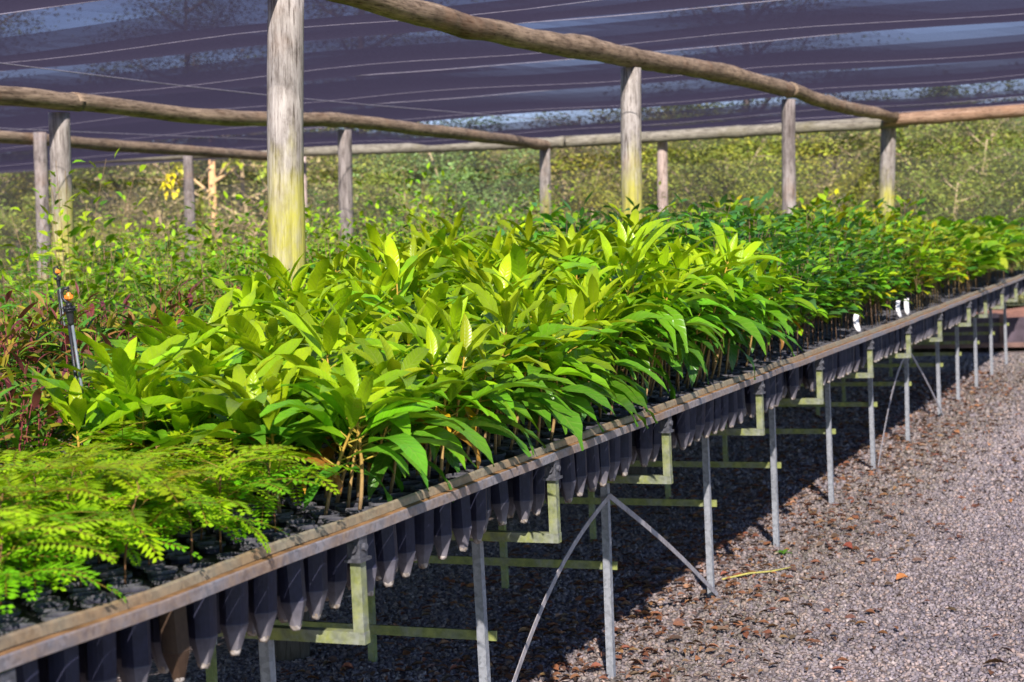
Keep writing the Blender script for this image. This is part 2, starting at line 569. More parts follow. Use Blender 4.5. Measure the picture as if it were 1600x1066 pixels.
# crushed stone lying loose on the ground
def make_gravel():
    P = []
    for (y0, y1, dens) in ((3.4, 6.5, 4300), (6.5, 9.5, 3200), (9.5, 13, 1700), (13, 18.5, 800)):
        x0, x1 = -3.5, -.06 * y0 + .15
        n = int((x1 - x0) * (y1 - y0) * dens)
        q = np.stack([rng.uniform(x0, x1, n), rng.uniform(y0, y1, n)], 1)
        s = rng.uniform(.0038, .0080, n) * (1 + (y0 > 9) * .35 + (y0 > 12) * .3)
        P.append(np.column_stack([q, s]))
    P = np.concatenate(P)
    n = len(P)
    big = rng.random(n) < .04
    P[big, 2] *= 1.5
    cube = np.array([(x, y, z) for z in (-1, 1) for y in (-1, 1) for x in (-1, 1)], float)
    faces = np.array([(0, 2, 3, 1), (4, 5, 7, 6), (0, 1, 5, 4), (2, 6, 7, 3), (0, 4, 6, 2), (1, 3, 7, 5)])
    v = cube[None] * rng.uniform(.55, 1.15, (n, 8, 3)) * rng.uniform(.65, 1.35, (n, 1, 3))
    v[:, :, 2] *= .75
    a = rng.uniform(0, 2 * PI, n); b = rng.uniform(-.7, .7, n); c_ = rng.uniform(-.7, .7, n)
    def rot(v, an, i, j):
        ca, sa = np.cos(an)[:, None], np.sin(an)[:, None]
        vi, vj = v[:, :, i].copy(), v[:, :, j].copy()
        v[:, :, i] = vi * ca - vj * sa; v[:, :, j] = vi * sa + vj * ca
    rot(v, b, 1, 2); rot(v, c_, 0, 2); rot(v, a, 0, 1)
    v *= P[:, 2][:, None, None]
    zb = np.array([.008 * mnoise.noise(Vector((p[0] * 1.3, p[1] * 1.3, 0))) for p in P])
    v[:, :, 0] += P[:, 0][:, None]; v[:, :, 1] += P[:, 1][:, None]
    v[:, :, 2] += (zb + P[:, 2] * rng.uniform(.05, .6, n))[:, None]
    pal = np.array([(.21, .195, .21), (.26, .24, .25), (.17, .16, .18), (.30, .26, .25), (.34, .28, .25), (.24, .22, .21), (.36, .33, .32), (.13, .12, .13), (.225, .205, .23)])
    ci = rng.choice(len(pal), n, p=[.2, .2, .13, .13, .09, .11, .03, .04, .07])
    col = pal[ci] * rng.uniform(.7, 1.15, (n, 1)) * np.array([1.15, 1.07, 1.04])
    # trodden darker and paler tracks
    tk = np.array([mnoise.noise(Vector((p[0] * 1.1, p[1] * .5, 3))) for p in P])
    col *= (1 + .22 * tk)[:, None]
    # darker, mossier along the drip line of the bench
    dm = np.exp(-((P[:, 0] + 1.75) / .38) ** 2) * rng.uniform(.2, 1, n)
    col = col * (1 - .45 * dm[:, None]) + np.array([.055, .05, .012]) * .8 * dm[:, None]
    me = bpy.data.meshes.new('gravel')
    me.vertices.add(n * 8); me.loops.add(n * 24); me.polygons.add(n * 6)
    me.vertices.foreach_set('co', v.reshape(-1).astype(np.float32))
    li = (faces[None] + (np.arange(n) * 8)[:, None, None]).reshape(-1)
    me.loops.foreach_set('vertex_index', li.astype(np.int32))
    me.polygons.foreach_set('loop_start', (np.arange(n * 6) * 4).astype(np.int32))
    at = me.attributes.new('Col', 'FLOAT_COLOR', 'POINT')
    cc = np.concatenate([np.repeat(col, 8, axis=0), np.ones((n * 8, 1))], 1)
    at.data.foreach_set('color', cc.astype(np.float32).reshape(-1))
    me.materials.append(M['stone'])
    me.update(calc_edges=True)
    o = link_mesh('gravel', me)
    tag(o, 'loose crushed grey and pinkish gravel covering the path', 'gravel', kind='stuff')


make_gravel()


# ------------------------------------------------------------------ leaves
def leaf_geo(Ln, W, pitch, droop, yaw, base, roll=0.0, fold=.25, wave=0.0, nl=7, a=.85, b=.9, cup=0.0, ph=0.0):
    t = np.linspace(0, 1, nl)
    ang = pitch - droop * (t ** 1.2)
    ds = Ln / (nl - 1)
    cx = np.concatenate([[0], np.cumsum(np.cos((ang[1:] + ang[:-1]) / 2) * ds)])
    cz = np.concatenate([[0], np.cumsum(np.sin((ang[1:] + ang[:-1]) / 2) * ds)])
    wd = W / 2 * np.sin(PI * np.clip(t, 0, 1) ** a) ** b
    wd[0] = W * .02; wd[-1] = W * .01
    fx, fz = np.cos(ang), np.sin(ang)
    nx_, nz_ = -np.sin(ang), np.cos(ang)
    out = np.zeros((nl, 3, 3))
    for k, s in enumerate((-1, 0, 1)):
        off = abs(s) * (wd * math.sin(fold) + wave * Ln * .05 * np.sin(t * 15 + ph + s * 1.3))
        out[:, k, 0] = cx + nx_ * off
        out[:, k, 1] = s * wd * math.cos(fold)
        out[:, k, 2] = cz + nz_ * off
    v = out.reshape(-1, 3)
    cr, sr = math.cos(roll), math.sin(roll)
    y, z = v[:, 1] * cr - v[:, 2] * sr * .0, v[:, 2] + v[:, 1] * sr
    v = np.column_stack([v[:, 0], y, z])
    c, s_ = math.cos(yaw), math.sin(yaw)
    v = np.column_stack([v[:, 0] * c - v[:, 1] * s_, v[:, 0] * s_ + v[:, 1] * c, v[:, 2]]) + np.asarray(base)
    uv = np.array([(s, tt) for tt in t for s in (-1, 0, 1)]) + 1e-4
    F = []
    for i in range(nl - 1):
        o = i * 3
        F += [(o, o + 1, o + 4, o + 3), (o + 1, o + 2, o + 5, o + 4)]
    return v, F, uv


def U(a, b): return random.uniform(a, b)


def vary(c, s=.15):
    k = U(1 - s, 1 + s)
    return (c[0] * k * U(.9, 1.1), c[1] * k, c[2] * k * U(.8, 1.2))


def lerp(a, b, t): return tuple(x + (y - x) * t for x, y in zip(a, b))


# ---- seedling kinds: each returns (stem mesh, foliage mesh); origin at the soil surface
def broadleaf_proto(i, h, start=.30, cnt=(13, 16), dr=0.0):
    st, fo = MB(), MB()
    bend = U(-.05, .05), U(-.05, .05)
    P = [(bend[0] * (t ** 2), bend[1] * (t ** 2), h * t) for t in np.linspace(0, 1, 7)]
    cols = [lerp((.30, .20, .11), (.46, .29, .04), min(1, t * 1.3)) for t in np.linspace(0, 1, 7)]
    st.tube(P, [.0048, .0045, .0042, .004, .0035, .003, .002], 6, np.array(cols))
    n = random.randint(*cnt)
    ph = U(0, 6.28)
    for k in range(n):
        t = (k + .5) / n
        zz = start + (1 - start) * t ** .8
        p = (bend[0] * zz ** 2, bend[1] * zz ** 2, h * zz)
        yaw = ph + k * 2.4 + U(-.35, .35)
        Ln = U(.175, .295) * (1 - .32 * t ** 3) * (0.75 + .25 * min(1, t * 4))
        W = Ln * U(.20, .265)
        pitch = .25 + .8 * t ** 1.3 + U(-.35, .35)
        droop = U(.7, 1.6) * (1 - .30 * t) + dr
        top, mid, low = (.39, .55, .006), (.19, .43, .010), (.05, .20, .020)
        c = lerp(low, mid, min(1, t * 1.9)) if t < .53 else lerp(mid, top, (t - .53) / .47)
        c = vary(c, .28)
        if t < .3 and random.random() < .22:
            c = random.choice([(.60, .33, .010), (.52, .42, .015), (.42, .20, .03)])
            droop += .5; Ln *= .7; W *= .7
        pet = .02 + .014 * (1 - t)
        e = (p[0] + math.cos(yaw) * pet, p[1] + math.sin(yaw) * pet, p[2] + pet * .5)
        st.tube([p, e], [.0022, .0016], 4, (.40, .31, .04), caps=False)
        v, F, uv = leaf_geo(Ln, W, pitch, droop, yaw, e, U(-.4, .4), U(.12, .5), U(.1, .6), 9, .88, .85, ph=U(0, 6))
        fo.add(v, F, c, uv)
    for k in range(3):                 # young leaves at the tip
        v, F, uv = leaf_geo(U(.08, .15), .038, U(.7, 1.35), U(.1, .9), ph + k * 2.1, P[-1], 0, .5, .1, 6)
        fo.add(v, F, vary((.42, .57, .008)), uv)
    return st.mesh('stem', M['stem']), fo.mesh('foliage', M['leaf_broad'])


def feather(fo, base, yaw, Ln, pitch, droop, col, npair=15, lw=.0052, ll=.03):
    """one comb of narrow leaflets"""
    t = np.linspace(0, 1, npair + 1)
    ang = pitch - droop * t
    ds = Ln / npair
    x = np.concatenate([[0], np.cumsum(np.cos(ang[:-1]) * ds)])
    z = np.concatenate([[0], np.cumsum(np.sin(ang[:-1]) * ds)])
    c, s = math.cos(yaw), math.sin(yaw)
    V, F = [], []
    tilt = U(-.25, .15)
    for k in range(1, npair + 1):
        if random.random() < .06: continue
        l = ll * U(.85, 1.1) * math.sin(PI * (.22 + .7 * t[k])) ** .7
        fx, fz = math.cos(ang[k]), math.sin(ang[k])
        for sd in (-1, 1):
            b0 = np.array([x[k], 0, z[k]])
            d = np.array([fx * .45, sd * .9, fz * .45 + tilt * .9 + U(-.18, .18)])
            wv = np.array([fx, -sd * .3, fz]) * lw
            q = [b0, b0 + d * l * .5 + wv, b0 + d * l, b0 + d * l * .5 - wv]
            i0 = len(V)
            V += q
            F.append((i0, i0 + 1, i0 + 2, i0 + 3))
    V = np.array(V)
    V = np.column_stack([V[:, 0] * c - V[:, 1] * s, V[:, 0] * s + V[:, 1] * c, V[:, 2]]) + np.asarray(base)
    fo.add(V, F, col)
    pts = [(base[0] + x[k] * c, base[1] + x[k] * s, base[2] + z[k]) for k in range(0, npair + 1, 5)]
    fo.tube(pts, [.0011] * len(pts), 3, (.30, .22, .03), caps=False)


def feathery_proto(i, h, dense=1.0):
    st, fo = MB(), MB()
    bx, by = U(-.03, .03), U(-.03, .03)
    P = [(bx * t * t, by * t * t, h * t) for t in np.linspace(0, 1, 5)]
    st.tube(P, [.0026, .0022, .002, .0018, .0012], 5, (.20, .10, .045))
    ph = U(0, 6)
    n = int(random.randint(5, 7) * dense)
    for k in range(n):
        t = (k + .6) / n
        zz = .35 + .65 * t
        p = Vector((bx * zz * zz, by * zz * zz, h * zz))
        yaw = ph + k * 2.4
        pet = U(.025, .05)
        e = p + Vector((math.cos(yaw) * pet, math.sin(yaw) * pet, pet * U(.3, .9)))
        st.tube([tuple(p), tuple(e)], [.0014, .001], 4, (.30, .22, .04), caps=False)
        c0 = vary(lerp((.19, .50, .008), (.38, .56, .008), t), .22)
        if random.random() < .03: c0 = vary((.42, .36, .02))
        for q in range(random.randint(2, 3)):
            yy = yaw + (q - .7) * U(.6, .95)
            feather(fo, tuple(e), yy, U(.13, .20), U(.15, .95), U(.7, 1.7), c0, random.randint(15, 18), .0044, U(.028, .040))
    return st.mesh('stem', M['stem']), fo.mesh('foliage', M['fern'])


def shrub_proto(i, h, Ln, ratio, cols, stemc=(.17, .11, .06), nleaf=40, branches=4, pitch=(.0, .7), droop=(.3, 1.0), topcol=None, spread=.10, nl=4):
    """seedling with several thin shoots carrying many small leaves"""
    st, fo = MB(), MB()
    ends = []
    for b in range(branches):
        an = U(0, 6.28) if b else 0
        sp = spread * U(.5, 1.2) * (b > 0)
        hh = h * U(.72, 1.05) if b else h
        z0 = 0 if b == 0 else h * U(.2, .5)
        P = [(math.cos(an) * sp * t ** 1.3, math.sin(an) * sp * t ** 1.3, z0 + (hh - z0) * t) for t in np.linspace(0, 1, 5)]
        st.tube(P, list(np.linspace(.0032 if b == 0 else .002, .001, 5)), 5, stemc)
        m = nleaf // branches
        for k in range(m):
            t = .15 + .85 * (k + .5) / m if b else .28 + .72 * (k + .5) / m
            f = t * 4; i0 = min(3, int(f)); fr = f - i0
            p = np.array(P[i0]) * (1 - fr) + np.array(P[i0 + 1]) * fr
            yaw = k * 2.4 + U(-.5, .5) + an
            l = Ln * U(.65, 1.15) * (1 - .35 * t ** 4)
            c = vary(random.choice(cols), .25)
            if topcol and t > .72 and random.random() < .34: c = vary(topcol, .25)
            pet = U(.2, .8) * Ln
            e = p + np.array([math.cos(yaw) * pet, math.sin(yaw) * pet, pet * U(.1, .6)])
            v, F, uv = leaf_geo(l, l * ratio, U(*pitch) + .5 * t ** 3, U(*droop), yaw, e, U(-.5, .5), U(.05, .4), 0, nl, .85, .8)
            fo.add(v, F, c, uv)
    return st.mesh('stem', M['stem']), fo.mesh('foliage', M['leaf'])


def palm_proto(i, h, Ln, ratio, col, nwh=5, per=5, droop=(.6, 1.4)):
    """stem with whorls of long hanging leaflets"""
    st, fo = MB(), MB()
    P = [(U(-.01, .01), U(-.01, .01), h * t) for t in np.linspace(0, 1, 5)]
    st.tube(P, [.005, .0045, .004, .003, .002], 5, (.20, .15, .09))
    for k in range(nwh):
        zz = .5 + .5 * (k + .5) / nwh
        yaw = k * 2.4 + U(0, .5)
        pet = U(.06, .13)
        p = np.array([0, 0, h * zz]); e = p + np.array([math.cos(yaw) * pet, math.sin(yaw) * pet, pet * U(.4, .9)])
        st.tube([tuple(p), tuple(e)], [.002, .0014], 4, (.20, .22, .05), caps=False)
        for q in range(per):
            yy = yaw + (q - (per - 1) / 2) * 1.0
            l = Ln * U(.75, 1.1)
            v, F, uv = leaf_geo(l, l * ratio, U(-.2, .5), U(*droop), yy, e, U(-.3, .3), U(.1, .4), 0, 5)
            fo.add(v, F, vary(col, .25), uv)
    return st.mesh('stem', M['stem']), fo.mesh('foliage', M['leaf'])


class Kind:
    def __init__(self, name, cat, protos):
        self.name, self.cat, self.protos, self.k, self.first = name, cat, protos, 0, {}

    def place(self, x, y, z, label, group, s=1.0, lean=.06, out=0.0, zs=1.0, pick=None):
        i = random.randrange(len(self.protos)) if pick is None else pick
        if i not in self.first:
            st, fo = self.protos[i]
            root = empty(self.name, (0, 0, 0), label, self.cat, group)
            link_mesh('stem', st, root); link_mesh('foliage', fo, root)
            self.first[i] = root
        else:
            root = copy_tree(self.first[i])
        root.location = (x, y, z)
        root.rotation_euler = (Matrix.Rotation(out + U(-lean, lean), 3, 'Y') @ Matrix.Rotation(U(-lean, lean), 3, 'X') @ Matrix.Rotation(U(0, 6.28), 3, 'Z')).to_euler()
        root.scale = (s, s, s * zs * U(.93, 1.07))
        tag(root, label, self.cat, group)
        return root


# ------------------------------------------------------------------ the benches
def zr(y):
    """height of the lower edge of the side rail, measured along the bench"""
    return float(np.interp(y, [1, 2, 3.1, 4.4, 6.6, 10.2, 16.6, 19], [.925, .918, .908, .905, .896, .874, .856, .852]))


def ztop(y): return zr(y) + .025       # tray surface


FR = [2.08, 3.25, 4.42, 5.48, 6.74, 7.86, 9.10, 10.31, 11.55, 12.97, 13.95, 15.06, 16.13, 17.29]
XL = (-1.72, -1.95, -2.86, -3.09)      # bracket, leg, leg, bracket
Y0, Y1 = 1.35, 18.3


def profile_strip(mb, prof, y0, y1, n, sgn=1, xc=0, jit=.0012):
    V, F = [], []
    ys_ = np.linspace(y0, y1, n)
    k = len(prof)
    for y in ys_:
        jx, jz = jit * mnoise.noise(Vector((y * 3, 0, 1))) * 2, jit * mnoise.noise(Vector((y * 2.2, 5, 1))) * 3
        for (px, pz) in prof:
            V.append((xc + sgn * px + jx, y, zr(y) + pz + jz))
    for i in range(n - 1):
        for j in range(k):
            j2 = (j + 1) % k
            q = (i * k + j, i * k + j2, (i + 1) * k + j2, (i + 1) * k + j)
            F.append(q if sgn > 0 else q[::-1])
    F.append(tuple(range(k))); F.append(tuple((n - 1) * k + j for j in range(k))[::-1])
    mb.add(V, F)


def build_bench(label):
    b = empty('nursery_bench', (0, 0, 0), label, 'bench', 'steel nursery benches')
    for sgn, xc in ((1, -1.70), (-1, -3.11)):
        m = MB()      # outer angle: vertical face and ledge
        profile_strip(m, [(0, 0), (0, .020), (-.002, .023), (-.020, .023), (-.020, .020), (-.004, .020), (-.004, 0)], Y0, Y1, 150, sgn, xc)
        r = m.build('side_rail', M['rail'], b, smooth=False)
        r.data.materials.append(M['rust'])
        for pl in r.data.polygons:
            if abs(pl.normal.z) > .75: pl.material_index = 1
        m = MB()      # raised inner lip
        profile_strip(m, [(-.0205, .0235), (-.0225, .039), (-.027, .043), (-.031, .042), (-.031, .039), (-.0265, .037), (-.0245, .0235)], Y0, Y1, 150, sgn, xc, .002)
        m.build('lip', M['lip'], r, smooth=False)
    T = .0125
    for i, y in enumerate(FR):
        j = U(-.004, .004)
        for xl in (XL[1], XL[2]):
            m = MB(); m.box(-T, T, -T, T, 0, .672)
            lg = m.build('leg', M['steel'] if xl == XL[1] else M['steel_green'], b, smooth=False, loc=(xl, y + j, 0), rot=(U(-.012, .012), U(-.008, .008), 0))
        m = MB(); m.box(XL[3] - .013, XL[0] + .014, -T, T, 0, .027)
        m.build('crossbar', M['steel_green'], b, smooth=False, loc=(0, y, .673))
        m = MB(); m.box(XL[2] - .03, XL[1] + .032, -.004, .004, 0, .028)
        tb = m.build('tie_bar', M['steel_green'], b, smooth=False, loc=(0, y + .0175, .375 + U(-.008, .008)))
        for sgn, xb in ((1, XL[0]), (-1, XL[3])):
            m = MB(); m.box(-T, T, -T, T, .7, zr(y) - .055)
            br = m.build('bracket', M['steel_green'], b, smooth=False, loc=(xb, y, 0))
            m = MB()
            zc = zr(y) - .055
            m.box(-.020, .020, -.026, .026, zc, zc + .007)
            m.box(-.015, .015, -.018, .018, zc + .007, zc + .053)
            m.tube([(.015, 0, zc + .031), (.022, 0, zc + .031)], .009, 10)
            m.tube([(0, -.018, zc + .031), (0, -.026, zc + .031)], .011, 10)
            m.build('clamp', M['clamp'], br, smooth=False)
    for yc, ya, yb in ((5.48, 4.30, 6.76), (11.55, 10.35, 13.0)):
        for ye, bow in ((ya, .05), (yb, .008)):
            pts = []
            for t in np.linspace(0, 1, 14):
                pts.append((-1.931, yc + (ye - yc) * t, .618 * (1 - t) + .01 + bow * 2.2 * math.sin(PI * t) ))
            m = MB()
            V, F = [], []
            for (x, y, z) in pts:
                for dx, dz in ((0, -.010), (.003, -.010), (.003, .010), (0, .010)):
                    dl = 1 if ye > yc else -1
                    V.append((x + dx, y + dl * dz * .5, z + dz * .85))
            for i in range(13):
                for j in range(4):
                    F.append((i * 4 + j, i * 4 + (j + 1) % 4, i * 4 + 4 + (j + 1) % 4, i * 4 + 4 + j))
            F += [(0, 1, 2, 3), (52, 55, 54, 53)]
            m.add(V, F)
            m.build('brace', M['strap'], b, smooth=False)
    return b


bench = build_bench('long galvanised steel bench carrying the front row of seedlings')
bench2 = copy_tree(bench)
bench2.location = (-1.66, .12, 0)
bench2['label'] = 'steel bench behind the first row of timber posts, hidden under red tipped and bushy seedlings'


# trays
def tray_mesh():
    m = MB()
    Ly, Wx = .665, 1.30
    m.box(-Wx / 2, Wx / 2, -Ly / 2, Ly / 2, -.012, 0)
    for x in (-Wx / 2, -.006, Wx / 2 - .012):
        m.box(x, x + .012, -Ly / 2, Ly / 2, .0005, .007)
    for y in (-Ly / 2, Ly / 2 - .01):
        m.box(-Wx / 2 + .013, Wx / 2 - .013, y, y + .01, .0005, .007)
    return m.mesh('seedling_tray', M['tray'], False)


tm = tray_mesh()
for k in range(25):
    y = 1.72 + k * .67
    if y + .33 > Y1: break
    o = link_mesh('seedling_tray', tm, None, (-2.405, y, ztop(y) - .012), (math.atan((zr(y + .3) - zr(y - .3)) / .6), 0, U(-.002, .002)))
    tag(o, 'flat black plastic tray holding planting tubes on the front bench', 'tray', 'black trays on the front bench')
for k in range(25):
    y = 1.84 + k * .67
    if y + .33 > Y1: break
    o = link_mesh('seedling_tray', tm, None, (-4.065, y, ztop(y) - .012), (math.atan((zr(y + .3) - zr(y - .3)) / .6), 0, 0))
    tag(o, 'flat black plastic tray on the second bench behind the posts', 'tray', 'black trays on the second bench')


# planting tubes
def tube_meshes(var):
    m = MB()
    n = 18
    prof = [(.031, 0), (.031, -.006), (.0265, -.0065), (.0262, -.05), (.0252, -.132), (.0258, -.135), (.0120, -.184), (.0095, -.190)]
    V, F = [], []
    for (r, z) in prof:
        for j in range(n):
            rr = r
            if -.15 < z < -.007 and j % 3 == 0: rr = r + .0024         # upright ribs
            if z < -.15 and j % 3 == 0: rr = r + .001
            V.append((rr * math.cos(2 * PI * j / n), rr * math.sin(2 * PI * j / n), z))
    for i in range(len(prof) - 1):
        for j in range(n):
            F.append((i * n + j, (i + 1) * n + j, (i + 1) * n + (j + 1) % n, i * n + (j + 1) % n))
    b0 = len(V)                       # inside of the rim
    for (r, z) in ((.0265, 0), (.0262, -.012)):
        for j in range(n):
            V.append((r * math.cos(2 * PI * j / n), r * math.sin(2 * PI * j / n), z))
    for j in range(n):
        F.append((j, (j + 1) % n, b0 + (j + 1) % n, b0 + j))
        F.append((b0 + j, b0 + (j + 1) % n, b0 + n + (j + 1) % n, b0 + n + j))
    tc = [(.10, .10, .11) if v[2] > -.0068 else (.17, .16, .175) if v[2] < -.17 else (.085, .082, .105) if v[2] < -.1335 else (.020, .022, .046) for v in V]
    m.add(V, F, np.array(tc))
    body = m.mesh('planting_tube', M['tube'], False)
    s = MB()
    V = [(0, 0, -.008 + U(-.002, .002))]; C = [(.09, .07, .055)]
    for j in range(12):
        V.append((.0258 * math.cos(2 * PI * j / 12), .0258 * math.sin(2 * PI * j / 12), -.0095 + U(-.001, .001)))
        C.append(random.choice([(.05, .045, .04), (.12, .11, .10), (.03, .03, .03), (.17, .15, .14)]))
    s.add(V, [(0, j + 1, (j + 1) % 12 + 1) for j in range(12)], np.array(C))
    V, C = [], []                     # crumbly root tip showing at the bottom opening
    for (r, z) in ((.0125, -.183), (.0110, -.190), (.0085, -.195)):
        for j in range(10):
            k = U(.85, 1.15)
            V.append((r * k * math.cos(.628 * j), r * k * math.sin(.628 * j), z + U(-.0025, .002)))
            C.append(random.choice([(.42, .38, .34), (.30, .26, .22), (.50, .46, .42), (.24, .19, .14)]))
    V.append((0, 0, -.197)); C.append((.3, .25, .2))
    F = [(i * 10 + j, (i + 1) * 10 + j, (i + 1) * 10 + (j + 1) % 10, i * 10 + (j + 1) % 10) for i in range(2) for j in range(10)]
    F += [(20 + j, 30, 20 + (j + 1) % 10) for j in range(10)]
    s.add(V, F, np.array(C))
    if False:
        for q in range(3):
            a = U(0, 6.28); x, y = .005 * math.cos(a), .005 * math.sin(a)
            s.tube([(x, y, -.189), (x + U(-.004, .004), y + U(-.004, .004), -.199), (x + U(-.007, .007), y, -.205 - U(0, .012))], .0007, 3, (.33, .22, .12), caps=False)
    return body, s.mesh('soil_plug', M['soil'])


TV = [tube_meshes(i) for i in range(5)]
first_tube = {}
SA, SX = .108, .0575
ROWX = [-1.786 - SX * i for i in range(23)]
hexpos = []
for i, x in enumerate(ROWX):
    yy = 1.45 + (SA / 2 if i % 2 else 0)
    while yy < 18.2:
        hexpos.append((i, x, yy)); yy += SA
ntube = 0
stuff_t = MB()
bn = 10
for (i, x, y) in hexpos:
    if random.random() < (.16 if i == 0 else .05):
        continue
    if min(abs(y - f) for f in FR) < .03 and i in (0, 22):
        continue
    z = ztop(y) + .004 + U(-.001, .003)
    if i < 2 and y > 1.75 and ntube < 292:
        k = random.randrange(5)
        lab = ('dark blue black planting tube hanging in the outermost row under the bench rail' if i == 0 else
               'dark planting tube in the second row, showing between the outermost tubes')
        grp = 'planting tubes in the outermost row' if i == 0 else 'planting tubes in the second row'
        if i == 0 and 2.62 < y < 2.73:
            me_ = TV[0][0].copy()
            for q_, d_ in enumerate(me_.attributes['Col'].data):
                if me_.vertices[q_].co.z < -.01 and me_.vertices[q_].co.x > -.02: d_.color = (.055, .034, .022, 1)
            o = link_mesh('planting_tube', me_); link_mesh('soil_plug', TV[0][1], o)
            lab, grp = 'brown stained planting tube hanging near the bottom left corner', 'stained planting tubes'
        elif k not in first_tube:
            o = link_mesh('planting_tube', TV[k][0]); link_mesh('soil_plug', TV[k][1], o)
            first_tube[k] = o
        else:
            o = copy_tree(first_tube[k])
        o.location = (x + U(-.002, .002), y + U(-.006, .006), z)
        o.rotation_euler = (U(-.065, .065), U(-.05, .05), U(0, 6.28))
        tag(o, lab, 'tube', grp)
        ntube += 1
    else:
        V, C = [], []
        a0 = U(0, 6)
        for (r, dz, c) in ((.0, -.007, 's'), (.0258, -.009, 's'), (.0265, 0, 'r'), (.031, 0, 'r'), (.031, -.006, 'r'), (.0262, -.0065, 'b'), (.0255, -.134, 'b'), (.012, -.184, 'b')):
            for j in range(bn):
                V.append((x + r * math.cos(a0 + .6283 * j), y + r * math.sin(a0 + .6283 * j), z + dz))
                C.append({'s': random.choice([(.05, .045, .04), (.10, .09, .085), (.03, .03, .03), (.15, .14, .13)]),
                          'r': (.10, .10, .11), 'b': (.03, .031, .05)}[c])
        F = [(q * bn + j, q * bn + (j + 1) % bn, (q + 1) * bn + (j + 1) % bn, (q + 1) * bn + j) for q in range(7) for j in range(bn)]
        stuff_t.add(V, [f[::-1] for f in F], np.array(C))
tag(stuff_t.build('planting_tubes', M['rim'], smooth=False), 'close packed dark planting tubes filling the trays of the front bench', 'tubes', kind='stuff')

# ------------------------------------------------------------------ seedlings on the front bench
BH = (.18, .21, .24, .27, .30, .33, .36, .40, .44, .48, .53)
FH = (.20, .24, .28, .32, .36, .41, .46)
K_broad = Kind('broadleaf_seedling', 'seedling', [broadleaf_proto(i, h) for i, h in enumerate(BH)])
K_front = Kind('broadleaf_seedling', 'seedling', [broadleaf_proto(i, h, .36, (11, 14), .2) for i, h in enumerate(FH)])
K_fern = Kind('feathery_seedling', 'seedling', [feathery_proto(i, h) for i, h in enumerate((.13, .16, .18, .20, .22, .15))])
RED = [(.09, .26, .02), (.14, .32, .02), (.24, .34, .02), (.36, .33, .03), (.10, .28, .02), (.34, .20, .05), (.12, .30, .02), (.20, .10, .05), (.09, .24, .03)]
K_red = Kind('red_tipped_seedling', 'seedling', [shrub_proto(i, h, .105, .21, RED, (.22, .045, .05), 40, 4, (.0, .8), (.2, .9), (.26, .065, .07), .06, 5) for i, h in enumerate((.30, .34, .38, .27))])
OV = [(.09, .28, .022), (.13, .34, .02), (.20, .42, .018), (.08, .22, .03), (.08, .22, .06), (.28, .48, .012)]
K_oval = Kind('oval_leaf_seedling', 'seedling', [shrub_proto(i, h, .112, .50, OV, (.16, .10, .06), 66, 6, (-.2, .6), (.2, .9), None, .13) for i, h in enumerate((.54, .60, .48, .64))])
MX = [(.13, .32, .015), (.21, .40, .012), (.30, .45, .012), (.08, .23, .02), (.52, .46, .012)]
K_mix = Kind('yellow_green_seedling', 'seedling', [shrub_proto(i, h, .115, .46, MX, (.20, .14, .06), 58, 6, (-.2, .7), (.2, .9), (.28, .38, .012), .13) for i, h in enumerate((.54, .62, .68, .48))])
RD = [(.13, .34, .02), (.21, .42, .02), (.28, .46, .02), (.38, .46, .03)]
K_round = Kind('round_leaf_seedling', 'seedling', [shrub_proto(i, h, .155, .70, RD, (.2, .13, .06), 20, 3, (.0, .5), (.3, 1.0), (.2, .29, .02), .07, 6) for i, h in enumerate((.28, .34, .38, .42))])
K_palm = Kind('hanging_leaf_seedling', 'seedling', [palm_proto(i, h, .10, .30, c, 7) for i, (h, c) in enumerate(((.55, (.10, .27, .03)), (.62, (.08, .23, .03)), (.50, (.15, .32, .02))))])
FB = [(.13, .35, .012), (.20, .42, .010), (.27, .46, .010), (.09, .25, .02)]
K_bush = Kind('fine_leaf_seedling', 'seedling', [shrub_proto(i, h, .058, .45, FB, (.22, .15, .07), 70, 6, (-.2, .7), (.2, .8), (.17, .27, .012), .13) for i, h in enumerate((.46, .52, .58))])
DK = [(.035, .14, .035), (.05, .18, .03), (.04, .15, .045), (.08, .22, .03)]
K_tallbush = Kind('fine_leaf_bush', 'bush', [shrub_proto(i, h, .092, .48, [(.22, .48, .012), (.30, .55, .010), (.40, .58, .012), (.15, .38, .02)], (.22, .15, .07), 250, 11, (-.3, .7), (.2, .9), (.36, .54, .012), .34) for i, h in enumerate((1.48, 1.60, 1.72))])
K_dark = Kind('dark_green_seedling', 'seedling', [shrub_proto(i, h, .075, .5, DK, (.14, .10, .06), 70, 6, (-.2, .7), (.2, .8), None, .13) for i, h in enumerate((.52, .58, .64))])

